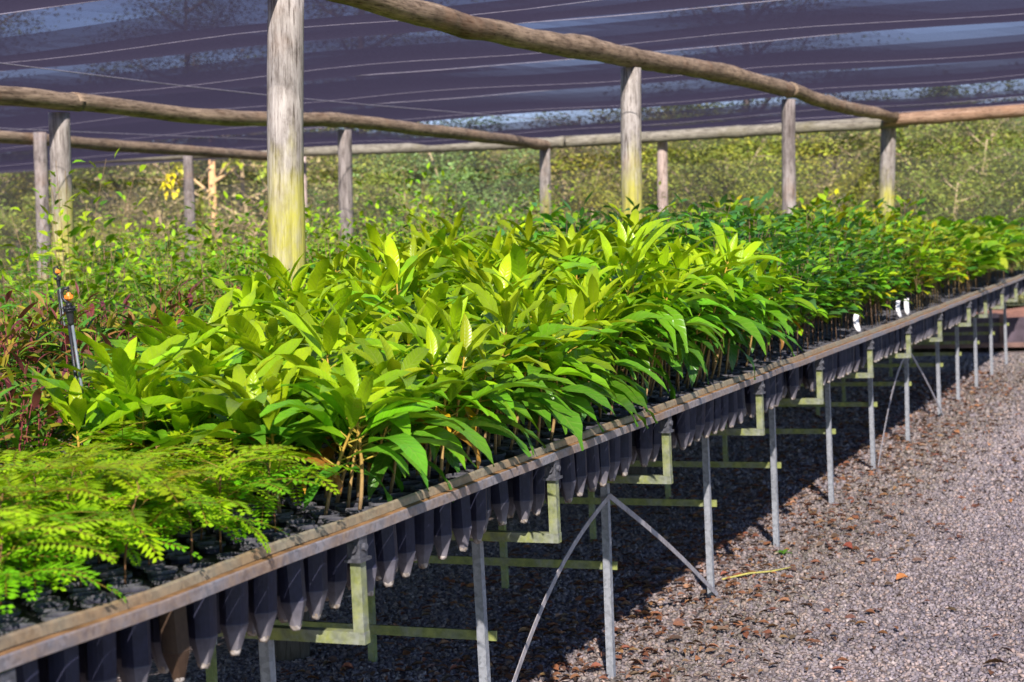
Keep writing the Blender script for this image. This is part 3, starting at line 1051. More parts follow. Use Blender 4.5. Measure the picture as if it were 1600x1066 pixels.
nb = 0
cand = [(i, x, y) for (i, x, y) in hexpos if 3.3 < y < 7.45]
random.shuffle(cand)
cand.sort(key=lambda c: 0 if c[0] in (1, 2, 3) else 1)
fronts = 0
for (i, x, y) in cand:
    yb = 3.28 + max(0, -2.5 - x) * 2.3
    if y < yb + U(-.12, .12) or y > 7.3 + U(-.15, .25) or i == 0 and random.random() < .6:
        continue
    p = .74 if i <= 3 else .46
    if random.random() > p or nb >= 298: continue
    th = float(np.interp(y, [3.3, 4.2, 5.0, 6.0, 6.7, 7.4], [.23, .29, .37, .48, .46, .36])) * (U(1.12, 1.28) if random.random() < .13 else U(.80, 1.10))
    s = U(.90, 1.10)
    near = lambda hs: min(range(len(hs)), key=lambda q: abs(hs[q] - th / s) + U(0, .03))
    if i <= 3:
        th *= .95
        K_front.place(x, y, ztop(y) - .004, 'broad leaved green seedling on a bare tan stem close to the bench rail', 'broad leaved seedlings along the bench rail', s, .10, U(.03, .30), 1, near(FH))
    elif x > -2.75:
        K_broad.place(x, y, ztop(y) - .004, 'tall yellow green broad leaved seedling in the thick of the front bench', 'broad leaved seedlings in the middle of the bench', s, .10, 0, 1, near(BH))
    else:
        K_broad.place(x, y, ztop(y) - .004, 'broad leaved seedling at the back edge of the front bench, before the posts', 'broad leaved seedlings at the back edge of the bench', s, .10, 0, 1, near(BH))
    nb += 1

for (x, y, k) in ((-2.40, 3.22, 2), (-2.33, 3.36, 3), (-2.46, 3.45, 3)):
    K_broad.place(x, y, ztop(y) - .004, 'broad leaved seedling standing alone just before the nearer sprinkler', 'broad leaved seedlings before the sprinkler', .95, .05, 0, 1, k)
for (i, x, y) in hexpos:
    if i < 3 and any(q - .26 < y < q + .09 for q in (9.25, 10.55, 10.80)): continue
    z = ztop(y) - .004
    yb = 3.28 + max(0, -2.5 - x) * 2.3
    if 1.9 < y < 3.32 and x > (-2.75 if y < 2.6 else -2.42) and i > (0 if y > 2.5 else 1) and y < yb + .1:
        if random.random() < ((.52 if i < 6 else .42) if y < 3.15 else .28):
            K_fern.place(x, y, z, 'low feathery seedling with comb like leaflets at the near end of the bench' if i > 4 else 'low feathery seedling leaning over the rail at the near end of the bench',
                         'feathery seedlings at the near end' if i > 4 else 'feathery seedlings beside the rail', U(.85, 1.12), .12, 0, .82)
    elif 2.6 < y < yb and x <= -2.42:
        if random.random() < .40:
            K_red.place(x, y, z, 'dull green seedling with maroon tips at the back of the front bench', 'red tipped seedlings on the front bench', U(.75, 1.0), .1)
    elif 7.35 < y < 10.6:
        if random.random() < .42 + .14 * (i < 4):
            lab = 'dark oval leaved seedling behind the broad leaved ones on the front bench'
            if y > 9.4 and random.random() < .5:
                K_mix.place(x, y, z, 'yellow green small leaved seedling among dark ones on the front bench', 'yellow green seedlings among the dark ones', U(.85, 1.05) * (1 if i > 3 else .7))
            else:
                K_oval.place(x, y, z, lab if i > 3 else 'dark oval leaved seedling standing close to the rail past the broad leaves',
                             'oval leaved seedlings' if i > 3 else 'oval leaved seedlings beside the rail', U(.85, 1.1) * (1 if i > 3 else .80))
    elif 10.6 <= y < 13.2:
        if random.random() < .40:
            K_mix.place(x, y, z, 'bushy yellow green seedling on the middle stretch of the front bench', 'yellow green seedlings', U(.72, 1.15) * (1 if i > 3 else .82))
    elif 13.2 <= y < 18.0:
        if random.random() < .27:
            if i < 12 or y > 15:
                K_round.place(x, y, z, 'low round leaved light green seedling towards the far end of the front bench', 'round leaved seedlings', U(.95, 1.25))
            else:
                K_mix.place(x, y, z, 'yellow green seedling at the back of the far stretch of the front bench', 'yellow green seedlings at the far end', U(.9, 1.1))

# one taller plant with a few big leaves and two with yellow leaves
big_st, big_fo = MB(), MB()
big_st.tube([(0, 0, 0), (.01, 0, .25), (.0, .01, .47)], [.005, .004, .003], 6, (.24, .20, .06))
for k, yaw in enumerate((-.1, -.7, .6, 3.0)):
    v, F, uv = leaf_geo(.24 if k < 3 else .15, .075, .5, 1.25, yaw, (0, .01, .47 - .015 * k), 0, .2, .2, 9)
    big_fo.add(v, F, (.24, .31, .012), uv)
t = empty('big_leaf_seedling', (-1.93, 10.9, ztop(10.9)), 'single taller seedling with three large yellow green hanging leaves', 'seedling')
big_st.build('stem', M['stem'], t); big_fo.build('foliage', M['leaf_broad'], t)
for (x, y, lab) in ((-2.1, 11.0, 'thin seedling topped with bright yellow leaves beside the big leaved one'), (-2.0, 9.75, 'small seedling with one orange and one yellow leaf beside white plant labels')):
    st, fo = MB(), MB()
    hh = .50 if y > 10 else .14
    st.tube([(0, 0, 0), (.01, .01, hh)], [.004, .002], 5, (.25, .20, .06))
    for k in range(7 if y > 10 else 4):
        v, F, uv = leaf_geo(U(.06, .10), .045, U(.1, .6), U(.4, 1.2), k * 1.7 - 1.0, (.01, .01, hh * (1 - .06 * k)), 0, .2, 0, 6)
        fo.add(v, F, (.62, .44, .01) if y > 10 else random.choice([(.55, .42, .01), (.50, .22, .02), (.25, .30, .01)]), uv)
    t = empty('yellow_leaf_seedling', (x, y, ztop(y)), lab, 'seedling')
    st.build('stem', M['stem'], t); fo.build('foliage', M['leaf'], t)

# white plant labels stuck in beside the rail
for k, (x, y, h, lab) in enumerate(((-1.80, 9.25, .10, 'white plastic plant label nearest the camera, stuck in beside the rail'),
                                    (-1.80, 10.55, .105, 'white curled plastic plant label, left of the farther pair'),
                                    (-1.80, 10.80, .105, 'white plastic plant label, right of the farther pair'))):
    V, F = [], []
    for i, tt in enumerate(np.linspace(0, 1, 7)):
        cx_ = -.018 * math.sin(tt * 2.4) * (1 if k != 2 else .4)
        for sgn in (-1, 1):
            wd = .016 * (1 if tt > .2 else .3 + tt * 3.5)
            V.append((cx_ + sgn * wd * .75, sgn * wd * .6, h * tt))
    for i in range(6):
        F.append((2 * i, 2 * i + 1, 2 * i + 3, 2 * i + 2))
    m = MB(); m.add(V, F)
    o = m.build('plant_label', M['white'], loc=(x, y, ztop(y) - .002), rot=(0, 0, U(-.3, .3)))
    sm = o.modifiers.new('thick', 'SOLIDIFY'); sm.thickness = .0015
    tag(o, lab, 'plant label', 'white plant labels beside the rail')

# ------------------------------------------------------------------ seedlings on the second bench and beyond
def scatter(x0, x1, y0, y1, step, fn):
    yy = y0
    while yy < y1:
        xx = x0
        while xx < x1:
            fn(xx + U(-.4, .4) * step, yy + U(-.4, .4) * step)
            xx += step
        yy += step


def second(x, y):
    z = ztop(y) - .004
    # keep to what the camera can see past the front bench
    if x < -4.68 or x > -3.47: return
    if y < 7.0:
        if (x / y) < -.86: return
        if y > 5.2 and random.random() < (y - 5.0) * .4:
            K_bush.place(x, y, z, 'bright green fine leaved seedling on the second bench', 'fine leaved seedlings on the second bench', U(.7, .9), .1)
            return
        K_red.place(x, y, z, 'maroon tipped narrow leaved seedling on the second bench', 'red tipped seedlings on the second bench', U(.9, 1.2), .1)
    elif y < 9.6:
        if random.random() < .7:
            K_bush.place(x, y, z, 'bright green fine leaved seedling on the second bench', 'fine leaved seedlings on the second bench', U(.98, 1.22), .1)
    elif y < 15.5:
        if random.random() < .5:
            K_dark.place(x, y, z, 'dark green bushy seedling on the second bench', 'dark green seedlings on the second bench', U(.85, 1.12), .1)
    else:
        if random.random() < .4:
            K_dark.place(x, y, z, 'dark green seedling at the far end of the second bench', 'dark green seedlings at the far end', U(.7, .9), .1)


scatter(-4.7, -3.45, 3.6, 18.0, .135, second)


def third(x, y):
    if (x / y) < -.80: return
    if y > 14.5 and random.random() < .4: return
    r = random.random()
    z = 0.0
    if x > -6.3:
        if r < .6:
            K_tallbush.place(x, y, z, 'bright green fine leaved bush standing behind the second bench', 'fine leaved bushes behind the second bench', U(.98, 1.10), .05)
        else:
            K_fern2.place(x, y, z, 'tall feathery green bush standing behind the second bench', 'tall feathery bushes behind the second bench', U(.9, 1.1), .05)
    else:
        if r < .55:
            K_palm.place(x, y, z, 'tall thin plant with hanging leaves beyond the second row of posts', 'hanging leaved plants beyond the second row of posts', U(1.9, 2.35), .05)
        else:
            K_tallbush.place(x, y, z, 'green fine leaved bush beyond the second row of posts', 'fine leaved bushes beyond the second row of posts', U(.9, 1.08), .05)


def fern2(i, h):
    st, fo = MB(), MB()
    for b in range(3):
        bx, by = U(-.15, .15), U(-.15, .15)
        P = [(bx * t, by * t, h * t) for t in np.linspace(0, 1, 5)]
        st.tube(P, [.008, .007, .005, .004, .002], 5, (.2, .13, .07))
        for k in range(16):
            zz = .45 + .55 * (k + .5) / 16
            yaw = k * 2.4 + b
            e = (bx * zz, by * zz, h * zz)
            feather(fo, e, yaw, U(.2, .32), U(.1, .7), U(.6, 1.1), vary((.14, .32, .015), .3), 12, .008, .04)
    return st.mesh('stem', M['stem']), fo.mesh('foliage', M['fern'])


K_fern2 = Kind('feathery_bush', 'bush', [fern2(0, 1.45), fern2(1, 1.32)])
scatter(-6.3, -5.1, 5.5, 17.4, .38, third)
scatter(-9.4, -6.8, 8.0, 17.3, .52, third)
scatter(-13.5, -10.0, 12.0, 17.2, .8, third)

# ------------------------------------------------------------------ sprinklers
def sprinkler(loc, label, lean, k_):
    r = empty('sprinkler', loc, label, 'sprinkler', 'micro sprinklers on stakes')
    r.rotation_euler = lean
    r.scale = (k_, k_, k_)
    m = MB(); m.tube([(-.006, 0, -.45), (-.006, 0, -.005)], .0055, 8); m.build('stake', M['black'], r)
    m = MB(); m.tube([(.006, .004, -.44), (.008, .002, -.2), (.003, 0, 0.0)], .0045, 8); m.build('riser_pipe', M['greypipe'], r)
    m = MB(); m.tube([(0, 0, -.004), (0, 0, .002), (0, 0, .035), (0, 0, .0355)], [.008, .0085, .0125, .0125], 14); m.build('adapter', M['black'], r)
    m = MB()
    m.tube([(0, 0, .036), (0, 0, .039)], .020, 16); m.tube([(0, 0, .0395), (0, 0, .048)], .0165, 8)
    for a in range(6):
        x, y = .0155 * math.cos(a * 1.047), .0155 * math.sin(a * 1.047)
        m.box(x - .003, x + .003, y - .003, y + .003, .040, .0505)
    m.tube([(0, 0, .048), (0, 0, .060)], .008, 10)
    m.build('base_ring', M['black'], r)
    m = MB()
    pts = [(.0, 0, .060), (-.010, 0, .066), (-.0175, 0, .078), (-.0175, 0, .092), (-.010, 0, .102), (.006, 0, .1035)]
    m.tube(pts, [.006, .0055, .0045, .0045, .005, .005], 8); m.tube([(.003, 0, .100), (.003, 0, .094)], .004, 8)
    m.build('bridge', M['black'], r)
    m = MB()
    m.tube([(.003, 0, .066), (.003, 0, .072), (.003, 0, .080), (.003, 0, .090)], [.004, .011, .010, .005], 10)
    m.box(-.010, .016, -.003, .003, .074, .083); m.box(0, .006, -.013, .013, .073, .081)
    m.build('spinner', M['orange'], r, False)
    return r


s1 = sprinkler((-2.482, 3.33, 1.372), 'black stake sprinkler with an orange spinner, the nearer and larger of the two', (.03, -.05, .2), .80)
s2 = sprinkler((-4.085, 5.42, 1.40), 'black stake sprinkler with an orange spinner, the farther one beside a post', (.0, -.04, .5), .74)

# ------------------------------------------------------------------ posts and beams
def post(x, y, h, d, mat, label, lean=(.045, 0), seed=1.0):
    m = MB()
    n = 26
    pts, rad = [], []
    for t in np.linspace(0, 1, n):
        z = h * t
        pts.append((.012 * mnoise.noise(Vector((seed, t * 2, 0))), .012 * mnoise.noise(Vector((seed, t * 2, 7))), z - .12 if t == 0 else z))
        rad.append(d / 2 * (1.06 - .10 * t))
    m.tube(pts, rad, 28, None, True, .035, 4.5, seed)
    o = m.build('timber_post', mat, None, True, (x, y, 0), (-lean[1], lean[0], 0))
    tag(o, label, 'post', 'timber posts of the shade house')
    return o


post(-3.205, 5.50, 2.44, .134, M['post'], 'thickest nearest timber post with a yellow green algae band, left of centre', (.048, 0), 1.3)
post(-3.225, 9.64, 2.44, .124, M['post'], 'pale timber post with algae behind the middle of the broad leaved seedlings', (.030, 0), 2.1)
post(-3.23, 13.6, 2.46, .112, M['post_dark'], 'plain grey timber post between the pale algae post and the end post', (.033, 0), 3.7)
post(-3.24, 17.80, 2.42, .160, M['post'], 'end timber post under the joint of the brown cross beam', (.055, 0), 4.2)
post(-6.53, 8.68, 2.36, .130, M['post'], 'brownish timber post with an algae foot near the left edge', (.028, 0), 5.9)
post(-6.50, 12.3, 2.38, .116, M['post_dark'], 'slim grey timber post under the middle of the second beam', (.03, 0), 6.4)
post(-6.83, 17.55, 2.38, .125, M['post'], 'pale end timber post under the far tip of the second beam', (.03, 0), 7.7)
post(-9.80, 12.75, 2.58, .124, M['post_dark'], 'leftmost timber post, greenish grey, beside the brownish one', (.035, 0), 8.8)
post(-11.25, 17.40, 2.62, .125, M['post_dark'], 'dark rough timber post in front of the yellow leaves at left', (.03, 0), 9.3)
post(-9.97, 17.86, 2.50, .070, M['post_pale'], 'thin pale pole just right of the thickest post', (.03, 0), 10.1)
post(-5.60, 17.86, 2.43, .118, M['post_pale'], 'pinkish pale post right of the middle algae post', (.035, 0), 11.6)


def log(name, pts, r0, r1, mat, label, seed, bump=.06):
    """a crooked round log through the given points"""
    c = Vector(pts[len(pts) // 2])
    P = [Vector(p) - c for p in pts]
    fine, rads = [], []
    K = 9
    for i in range(len(P) - 1):
        p0, p1, p2, p3 = P[max(i - 1, 0)], P[i], P[i + 1], P[min(i + 2, len(P) - 1)]
        for k in range(K):
            t = k / K
            q = .5 * ((2 * p1) + (p2 - p0) * t + (2 * p0 - 5 * p1 + 4 * p2 - p3) * t * t + (3 * p1 - p0 - 3 * p2 + p3) * t ** 3)
            fine.append(q)
    fine.append(P[-1])
    n = len(fine)
    for i in range(n):
        t = i / (n - 1)
        r = r0 + (r1 - r0) * t
        k = mnoise.noise(Vector((i * .37, seed, 0)))
        rads.append(r * (1 + .05 * k + (.10 if k > .42 else 0)))
        fine[i] = fine[i] + Vector((mnoise.noise(Vector((i * .2, seed, 3))), mnoise.noise(Vector((i * .2, seed, 5))), mnoise.noise(Vector((i * .25, seed, 9))))) * .008
    m = MB()
    m.tube([tuple(q) for q in fine], rads, 24, None, True, bump, 7, seed)
    o = m.build(name, mat, None, True, tuple(c))
    return tag(o, label, 'beam', 'round timber beams of the shade house')


log('timber_beam', [(-3.06, 3.2, 2.50), (-3.08, 5.0, 2.50), (-3.12, 6.5, 2.475), (-3.13, 7.2, 2.463), (-3.15, 7.9, 2.474), (-3.15, 8.85, 2.49), (-3.15, 9.8, 2.503), (-3.16, 11.4, 2.538), (-3.16, 13.75, 2.537)],
    .051, .061, M['beam'], 'knobbly brown timber beam running over the nearest post and the pale algae post', 1.5, .08)
log('timber_beam', [(-3.15, 13.66, 2.545), (-3.13, 14.6, 2.505), (-3.10, 15.7, 2.488), (-3.05, 17.0, 2.487), (-2.98, 18.0, 2.482)],
    .055, .060, M['beam'], 'shorter brown timber beam ending on the end post', 2.6, .08)
log('timber_beam', [(-6.4, 4.0, 2.44), (-6.41, 6.5, 2.42), (-6.41, 8.1, 2.425), (-6.41, 8.8, 2.42)], .057, .055, M['beam'],
    'thick timber beam at the left edge over the brownish post', 3.4)
log('timber_beam', [(-6.40, 8.74, 2.43), (-6.40, 10.0, 2.395), (-6.42, 11.4, 2.425), (-6.42, 12.3, 2.452), (-6.45, 14.2, 2.428), (-6.62, 16.2, 2.425), (-6.76, 17.7, 2.415)],
    .052, .056, M['beam'], 'long thinner brown timber beam over the slim grey post', 4.9)
log('timber_beam', [(-9.7, 5.0, 2.54), (-9.75, 9.0, 2.53), (-9.8, 12.3, 2.53), (-9.85, 14.2, 2.50), (-10.0, 17.6, 2.47)], .058, .053, M['beam'],
    'grey timber beam farthest left over the leftmost post', 5.2)
log('timber_beam', [(-13.5, 17.6, 2.62), (-11.3, 17.6, 2.575), (-9.0, 17.6, 2.505), (-7.3, 17.6, 2.455), (-6.55, 17.6, 2.44)], .055, .058, M['beam_grey'],
    'pale whitish cross beam at the far end, left of the second beam tip', 6.6, .04)
log('timber_beam', [(-6.66, 17.72, 2.445), (-5.0, 17.72, 2.437), (-4.1, 17.72, 2.435), (-2.9, 17.74, 2.43)], .062, .060, M['beam_grey'],
    'greenish grey cross beam at the far end between the second and first beams', 7.1, .04)
log('timber_beam', [(-3.12, 17.62, 2.452), (-2.4, 17.62, 2.455), (-1.75, 17.62, 2.465), (0.9, 17.62, 2.49)], .068, .066, M['beam_brown'],
    'reddish brown cross beam running out at the right edge', 8.3, .04)

# ------------------------------------------------------------------ shade net, its wires and the side net
WY = [-5.8, -3.7, -1.6, .5, 2.6, 4.7, 6.8, 8.95, 11.1, 13.55, 16.0, 17.62]
m = MB()
xs_ = np.linspace(-15.5, 4.2, 100)
V, F = [], []
rows = []
for i in range(len(WY) - 1):
    for k in range(12):
        rows.append((i, k / 12))
rows.append((len(WY) - 2, 1.0))


def net_z(x, i, t):
    wz0 = 2.685 + .012 * math.sin(x * 1.1 + i * 2)
    wz1 = 2.685 + .012 * math.sin(x * 1.1 + i * 2 + 2)
    if i == len(WY) - 2: wz1 = 2.53 + (.05 if x < -8 else 0)
    sag = .092 + .018 * math.sin(x * .7 + i * 1.9)
    z = wz0 + (wz1 - wz0) * t - sag * 4 * t * (1 - t)
    # the middle of each bay is caught up by a thin seam
    z += .022 * math.exp(-((t - .5) / .08) ** 2)
    return z + .010 * mnoise.noise(Vector((x * .8, (i + t) * 6, 0))) + .012 * t * (1 - t) * 4 * math.sin(x * 2.3 + i)


for (i, tt) in rows:
    y = WY[i] + (WY[i + 1] - WY[i]) * tt
    for x in xs_:
        V.append((x, y + .05 * math.sin(x * .9 + i * 1.3), net_z(x, i, tt)))
for x in xs_:                       # unseen tail added past the far beam to shade the side net
    V.append((x, 18.45, 2.485 + (.06 if x < -8 else 0)))
rows.append(None)
nn = len(xs_)
for j in range(len(rows) - 1):
    for i in range(nn - 1):
        F.append((j * nn + i, j * nn + i + 1, (j + 1) * nn + i + 1, (j + 1) * nn + i))
m.add(V, F)
net = tag(m.build('shade_net', M['net']), 'dark purple grey shade net sagging between wires over the whole nursery', 'net')
for i, y in enumerate(WY):
    if y < 6: continue
    for half in ((0, .0), (1, .5)):
        if half[0] == 1 and i == len(WY) - 1: continue
        pts = []
        for x in np.linspace(-15, 4, 60):
            yy = y if half[0] == 0 else y + (WY[i + 1] - y) * .5
            z = net_z(x, min(i, len(WY) - 2), 0.0 if i < len(WY) - 1 else 1.0) if half[0] == 0 else net_z(x, i, .5)
            pts.append((x, yy + .05 * math.sin(x * .9 + min(i, len(WY) - 2) * 1.3), z - (.009 if half[0] == 0 else .006)))
        mm = MB(); mm.tube(pts, .0024 if half[0] == 0 else .0013, 5)
        mm.build('net_wire' if half[0] == 0 else 'seam', M['wire'], net)
for x, y0_, y1_ in ((-6.1, 4.0, 17.5), (-9.2, 5.0, 17.5)):
    mm = MB()
    mm.tube([(x + .05 * math.sin(k), y0_ + (y1_ - y0_) * k / 10, 2.62 - .045 * math.sin(PI * k / 10) - .03) for k in range(11)], .003, 5)
    o = mm.build('guy_wire', M['wire'])
    tag(o, 'thin pale wire stretched lengthwise under the net over the second bench' if x > -7 else 'thin pale wire stretched lengthwise under the net at far left', 'wire')

m = MB()
V, F = [], []
xs2 = np.linspace(-15.5, 1.6, 180)
n2 = len(xs2)
for q in np.linspace(0, 1, 14):
    for x in xs2:
        zt = 2.42 + .13 * min(1, max(0, (-7.2 - x) / 2.2))
        zb = .03 + .85 * min(1, max(0, (x + 4.4) / 1.0)) + .02 * math.sin(x * 7)
        z = zb + (zt - zb) * q
        V.append((x, 17.98 + .03 * math.sin(x * 5 + z) + .015 * math.sin(x * 13), z))
for j in range(13):
    for i in range(n2 - 1):
        F.append((j * n2 + i, j * n2 + i + 1, (j + 1) * n2 + i + 1, (j + 1) * n2 + i))
m.add(V, F)
tag(m.build('side_net', M['sidenet']), 'pale see through side net hanging below the far cross beam', 'net')

# ------------------------------------------------------------------ far end: low raised bed wall and grass
mw1 = plain_mat('bed_board', (.10, .075, .095), .8, 0, 6, .45)
mw2 = plain_mat('brick_red', (.42, .19, .12), .85, 0, 9, .45)
mw3 = plain_mat('old_wood', (.20, .12, .10), .85, 0, 9, .45)
bed = empty('raised_bed', (-1.2, 18.83, 0), 'low dark boarded raised bed filled with brick red earth at the far end', 'raised bed')
m = MB(); m.box(-2.9, 4.0, -.02, .02, .09, .36); m.build('front_board', mw1, bed, False)
m = MB(); m.box(-2.9, 4.0, -.045, -.021, .05, .10); m.build('skirting_board', mw3, bed, False)
for k in range(6):
    m = MB(); m.box(-.03, .03, -.045, -.021, .11, .40); m.build('stake', mw3, bed, False, (-1.9 + k * .95, 0, 0))
m = MB()
V, F = [], []
for j, y in enumerate(np.linspace(.021, 1.1, 6)):
    for x in np.linspace(-2.9, 4, 50):
        V.append((x, y, .33 + .05 * mnoise.noise(Vector((x * 2, y * 3, 1))) + .03 * min(j, 2)))
for j in range(5):
    for i in range(49):
        F.append((j * 50 + i, j * 50 + i + 1, (j + 1) * 50 + i + 1, (j + 1) * 50 + i))
m.add(V, F)
m.build('earth', mw2, bed)

lawn = MB()
V, F = [], []
for y in np.linspace(20.0, 29, 12):
    for x in np.linspace(-12, 8, 30):
        V.append((x, y, .12 + .30 * min(1, max(0, (x + 6) / 3)) + .02 * mnoise.noise(Vector((x, y, 0)))))
for j in range(11):
    for i in range(29):
        F.append((j * 30 + i, j * 30 + i + 1, (j + 1) * 30 + i + 1, (j + 1) * 30 + i))
lawn.add(V, F)
tag(lawn.build('lawn', plain_mat('lawn_soil', (.12, .12, .055), .95, 0, 8, .5)), kind='structure')
gr = MB()
for k in range(6000):
    x, y = U(-5, 1), U(20.1, 24.0)
    a = U(0, 6.28); h_ = U(.05, .13); z0 = .11 + .30 * min(1, max(0, (x + 6) / 3))
    dx, dy = math.cos(a) * .008, math.sin(a) * .008
    gr.add([(x - dx, y - dy, z0), (x + dx, y + dy, z0), (x + U(-.04, .04), y + U(-.04, .04), z0 + h_)], [(0, 1, 2)], vary((.17, .165, .07), .3))
tag(gr.build('grass', M['grass'], smooth=False), 'short olive green grass beyond the raised bed', 'grass', kind='stuff')


# ------------------------------------------------------------------ trees behind the shade house
def tree_meshes(h, crown_r, nleaf, cols, leaf=.085, z0=.35, trunk_r=.06, limbs=11, seed=0, gap=.24, barkc=(.22, .17, .13)):
    random.seed(100 + seed)
    r_ = np.random.default_rng(100 + seed)
    tr = MB()
    P = [(.25 * mnoise.noise(Vector((seed * 3.1, t * 2, 0))), .25 * mnoise.noise(Vector((seed * 3.1, t * 2, 5))), -.1 + h * .92 * t) for t in np.linspace(0, 1, 9)]
    tr.tube(P, list(np.linspace(trunk_r, trunk_r * .25, 9)), 9, barkc, True, .15, 5, seed)
    cent = []
    for b in range(limbs):
        t = z0 / h + (1 - z0 / h) * (b + .3) / limbs
        f = t * 8; i0 = min(7, int(f))
        p = Vector(P[i0]).lerp(Vector(P[i0 + 1]), f - i0)
        an = b * 2.4 + U(-.4, .4)
        ln = crown_r * U(.7, 1.15) * (math.sin(PI * (.25 + .65 * t)) ** .7)
        d = Vector((math.cos(an), math.sin(an), U(.15, .8))).normalized()
        Q = []
        for k in range(6):
            s = k / 5
            Q.append(p + d * ln * s + Vector((0, 0, .25 * ln * s * s)) + Vector((U(-1, 1), U(-1, 1), U(-1, 1))) * .05 * ln * s)
        tr.tube([tuple(q) for q in Q], list(np.linspace(trunk_r * .42, .006, 6)), 6, barkc, False)
        for k in range(2, 6):
            cent.append((Q[k], .8 + .4 * s))
            for w_ in range(3):                     # twigs
                d2 = (d * .5 + Vector((U(-1, 1), U(-1, 1), U(-.4, 1)))).normalized()
                e = Q[k] + d2 * ln * U(.2, .42)
                tr.tube([tuple(Q[k]), tuple(e)], [.008, .003], 4, barkc, False)
                cent.append((e, 1.0))
    fo = MB()
    C = np.array([tuple(c[0]) for c in cent])
    idx = r_.integers(0, len(C), nleaf)
    cl_col = r_.integers(0, len(cols), len(C)); cl_gain = r_.uniform(.75, 1.2, len(C))
    pos = C[idx] + r_.normal(0, gap, (nleaf, 3)) * np.array([1, 1, .7])
    pos[:, 2] = np.maximum(pos[:, 2], .05)
    n = nleaf
    a = r_.uniform(0, 2 * PI, n); el = r_.uniform(-.6, .35, n)
    d = np.column_stack([np.cos(a) * np.cos(el), np.sin(a) * np.cos(el), np.sin(el)])
    ou = pos - np.array([0, 0, h * .3]); ou /= np.linalg.norm(ou, axis=1)[:, None] + .01
    up = r_.normal(0, .28, (n, 3)) + np.array([0, 0, .8]) + ou * .7
    s = np.cross(d, up); s /= np.linalg.norm(s, axis=1)[:, None]
    nn_ = np.cross(s, d)
    l = (leaf * r_.uniform(.6, 1.25, n))[:, None]
    w2 = l * r_.uniform(.32, .48, n)[:, None]
    v = np.stack([pos, pos + d * l * .5 + s * w2 + nn_ * l * .06, pos + d * l - nn_ * l * .1, pos + d * l * .5 - s * w2 + nn_ * l * .06], 1).reshape(-1, 3)
    base = np.array(cols)[np.where(r_.random(n) < .7, cl_col[idx], r_.integers(0, len(cols), n))] * cl_gain[idx][:, None] * r_.uniform(.88, 1.12, (n, 1))
    f = np.arange(n * 4).reshape(-1, 4)
    fo.v = [v]; fo.c = [np.repeat(base, 4, axis=0)]; fo.uv = [np.zeros((n * 4, 2))]; fo.n = n * 4
    fo.f = [tuple(q) for q in f.tolist()]
    return tr.mesh('trunk', M['bark']), fo.mesh('crown', M['tree_leaf'], False)


G1 = [(.15, .20, .045), (.195, .25, .055), (.11, .15, .04), (.25, .27, .06)]
G2 = [(.24, .29, .045), (.31, .345, .05), (.18, .23, .045), (.36, .34, .06)]
G3 = [(.12, .19, .07), (.165, .245, .10), (.21, .285, .13), (.095, .145, .055)]
G4 = [(.25, .225, .10), (.30, .25, .135), (.20, .185, .08), (.35, .28, .19)]
TK = {
    'olive': [tree_meshes(3.0, 1.35, 12000, G1, .062, .2, .055, 13, 1, .13), tree_meshes(3.3, 1.45, 13500, G1, .065, .25, .06, 14, 2, .14)],
    'yellow': [tree_meshes(2.9, 1.3, 12000, G2, .062, .2, .045, 12, 3, .13), tree_meshes(3.2, 1.4, 12500, G2, .065, .2, .05, 13, 4, .14)],
    'blue': [tree_meshes(2.8, 1.4, 12000, G3, .062, .15, .045, 12, 5, .13)],
    'dry': [tree_meshes(3.1, 1.4, 7000, G4, .056, .2, .045, 13, 6, .16, (.26, .19, .15))],
    'tall': [tree_meshes(9.0, 2.4, 15000, G1, .085, 2.0, .13, 15, 7, .40), tree_meshes(8.0, 2.2, 15000, G3, .085, 1.8, .12, 14, 8, .40)],
}
random.seed(SEED + 5)
tfirst = {}


def tree(kind, x, y, label, s=1.0, v=None, rz=None, z=0.0):
    i = random.randrange(len(TK[kind])) if v is None else v
    key = (kind, i)
    if key not in tfirst:
        r = empty('tree', (0, 0, 0), label, 'tree', 'trees behind the shade house')
        link_mesh('trunk', TK[kind][i][0], r); link_mesh('crown', TK[kind][i][1], r)
        tfirst[key] = r
    else:
        r = copy_tree(tfirst[key])
    r.location = (x, y, z); r.scale = (s, s, s * U(.95, 1.05)); r.rotation_euler = (U(-.05, .05), U(-.05, .05), U(0, 6.28) if rz is None else rz)
    return tag(r, label, 'tree', 'trees behind the shade house')


TREES = [
    ('olive', -16.97, 21.5, 'olive leafy tree at the left edge behind the leftmost post'),
    ('yellow', -17.02, 22.6, 'yellow green tree seen between the two leftmost posts'),
    ('olive', -14.96, 21.5, 'olive leafy tree right of the brownish algae post'),
    ('dry', -14.62, 22.2, 'thin brownish tree left of the dark rough post'),
    ('dry', -12.80, 21.6, 'thin brownish tree just left of the thickest post'),
    ('dry', -11.00, 22.5, 'sparse brownish tree right of the thickest post'),
    ('blue', -9.65, 21.0, 'blue green bushy tree right of the slim grey post'),
    ('blue', -9.12, 21.6, 'blue green bushy tree in the middle above the broad leaves'),
    ('olive', -9.14, 22.8, 'olive tree left of the pale end post of the second beam'),
    ('dry', -7.84, 21.6, 'thin brownish tree right of the pale end post of the second beam'),
    ('yellow', -7.46, 22.6, 'yellow green tree behind the pale algae post'),
    ('yellow', -6.18, 21.6, 'yellow green tree right of the pinkish pale post'),
    ('dry', -4.65, 22.4, 'thin brownish tree between the plain grey post and the end post'),
    ('olive', -3.49, 21.8, 'olive leafy tree just right of the end post'),
    ('olive', -2.72, 22.4, 'dense olive tree at the right edge'),
    ('dry', -2.54, 24.4, 'thin brownish tree deeper in the wood at right'),
    ('yellow', -1.34, 22.2, 'yellow green tree beyond the right edge of the brown cross beam'),
]
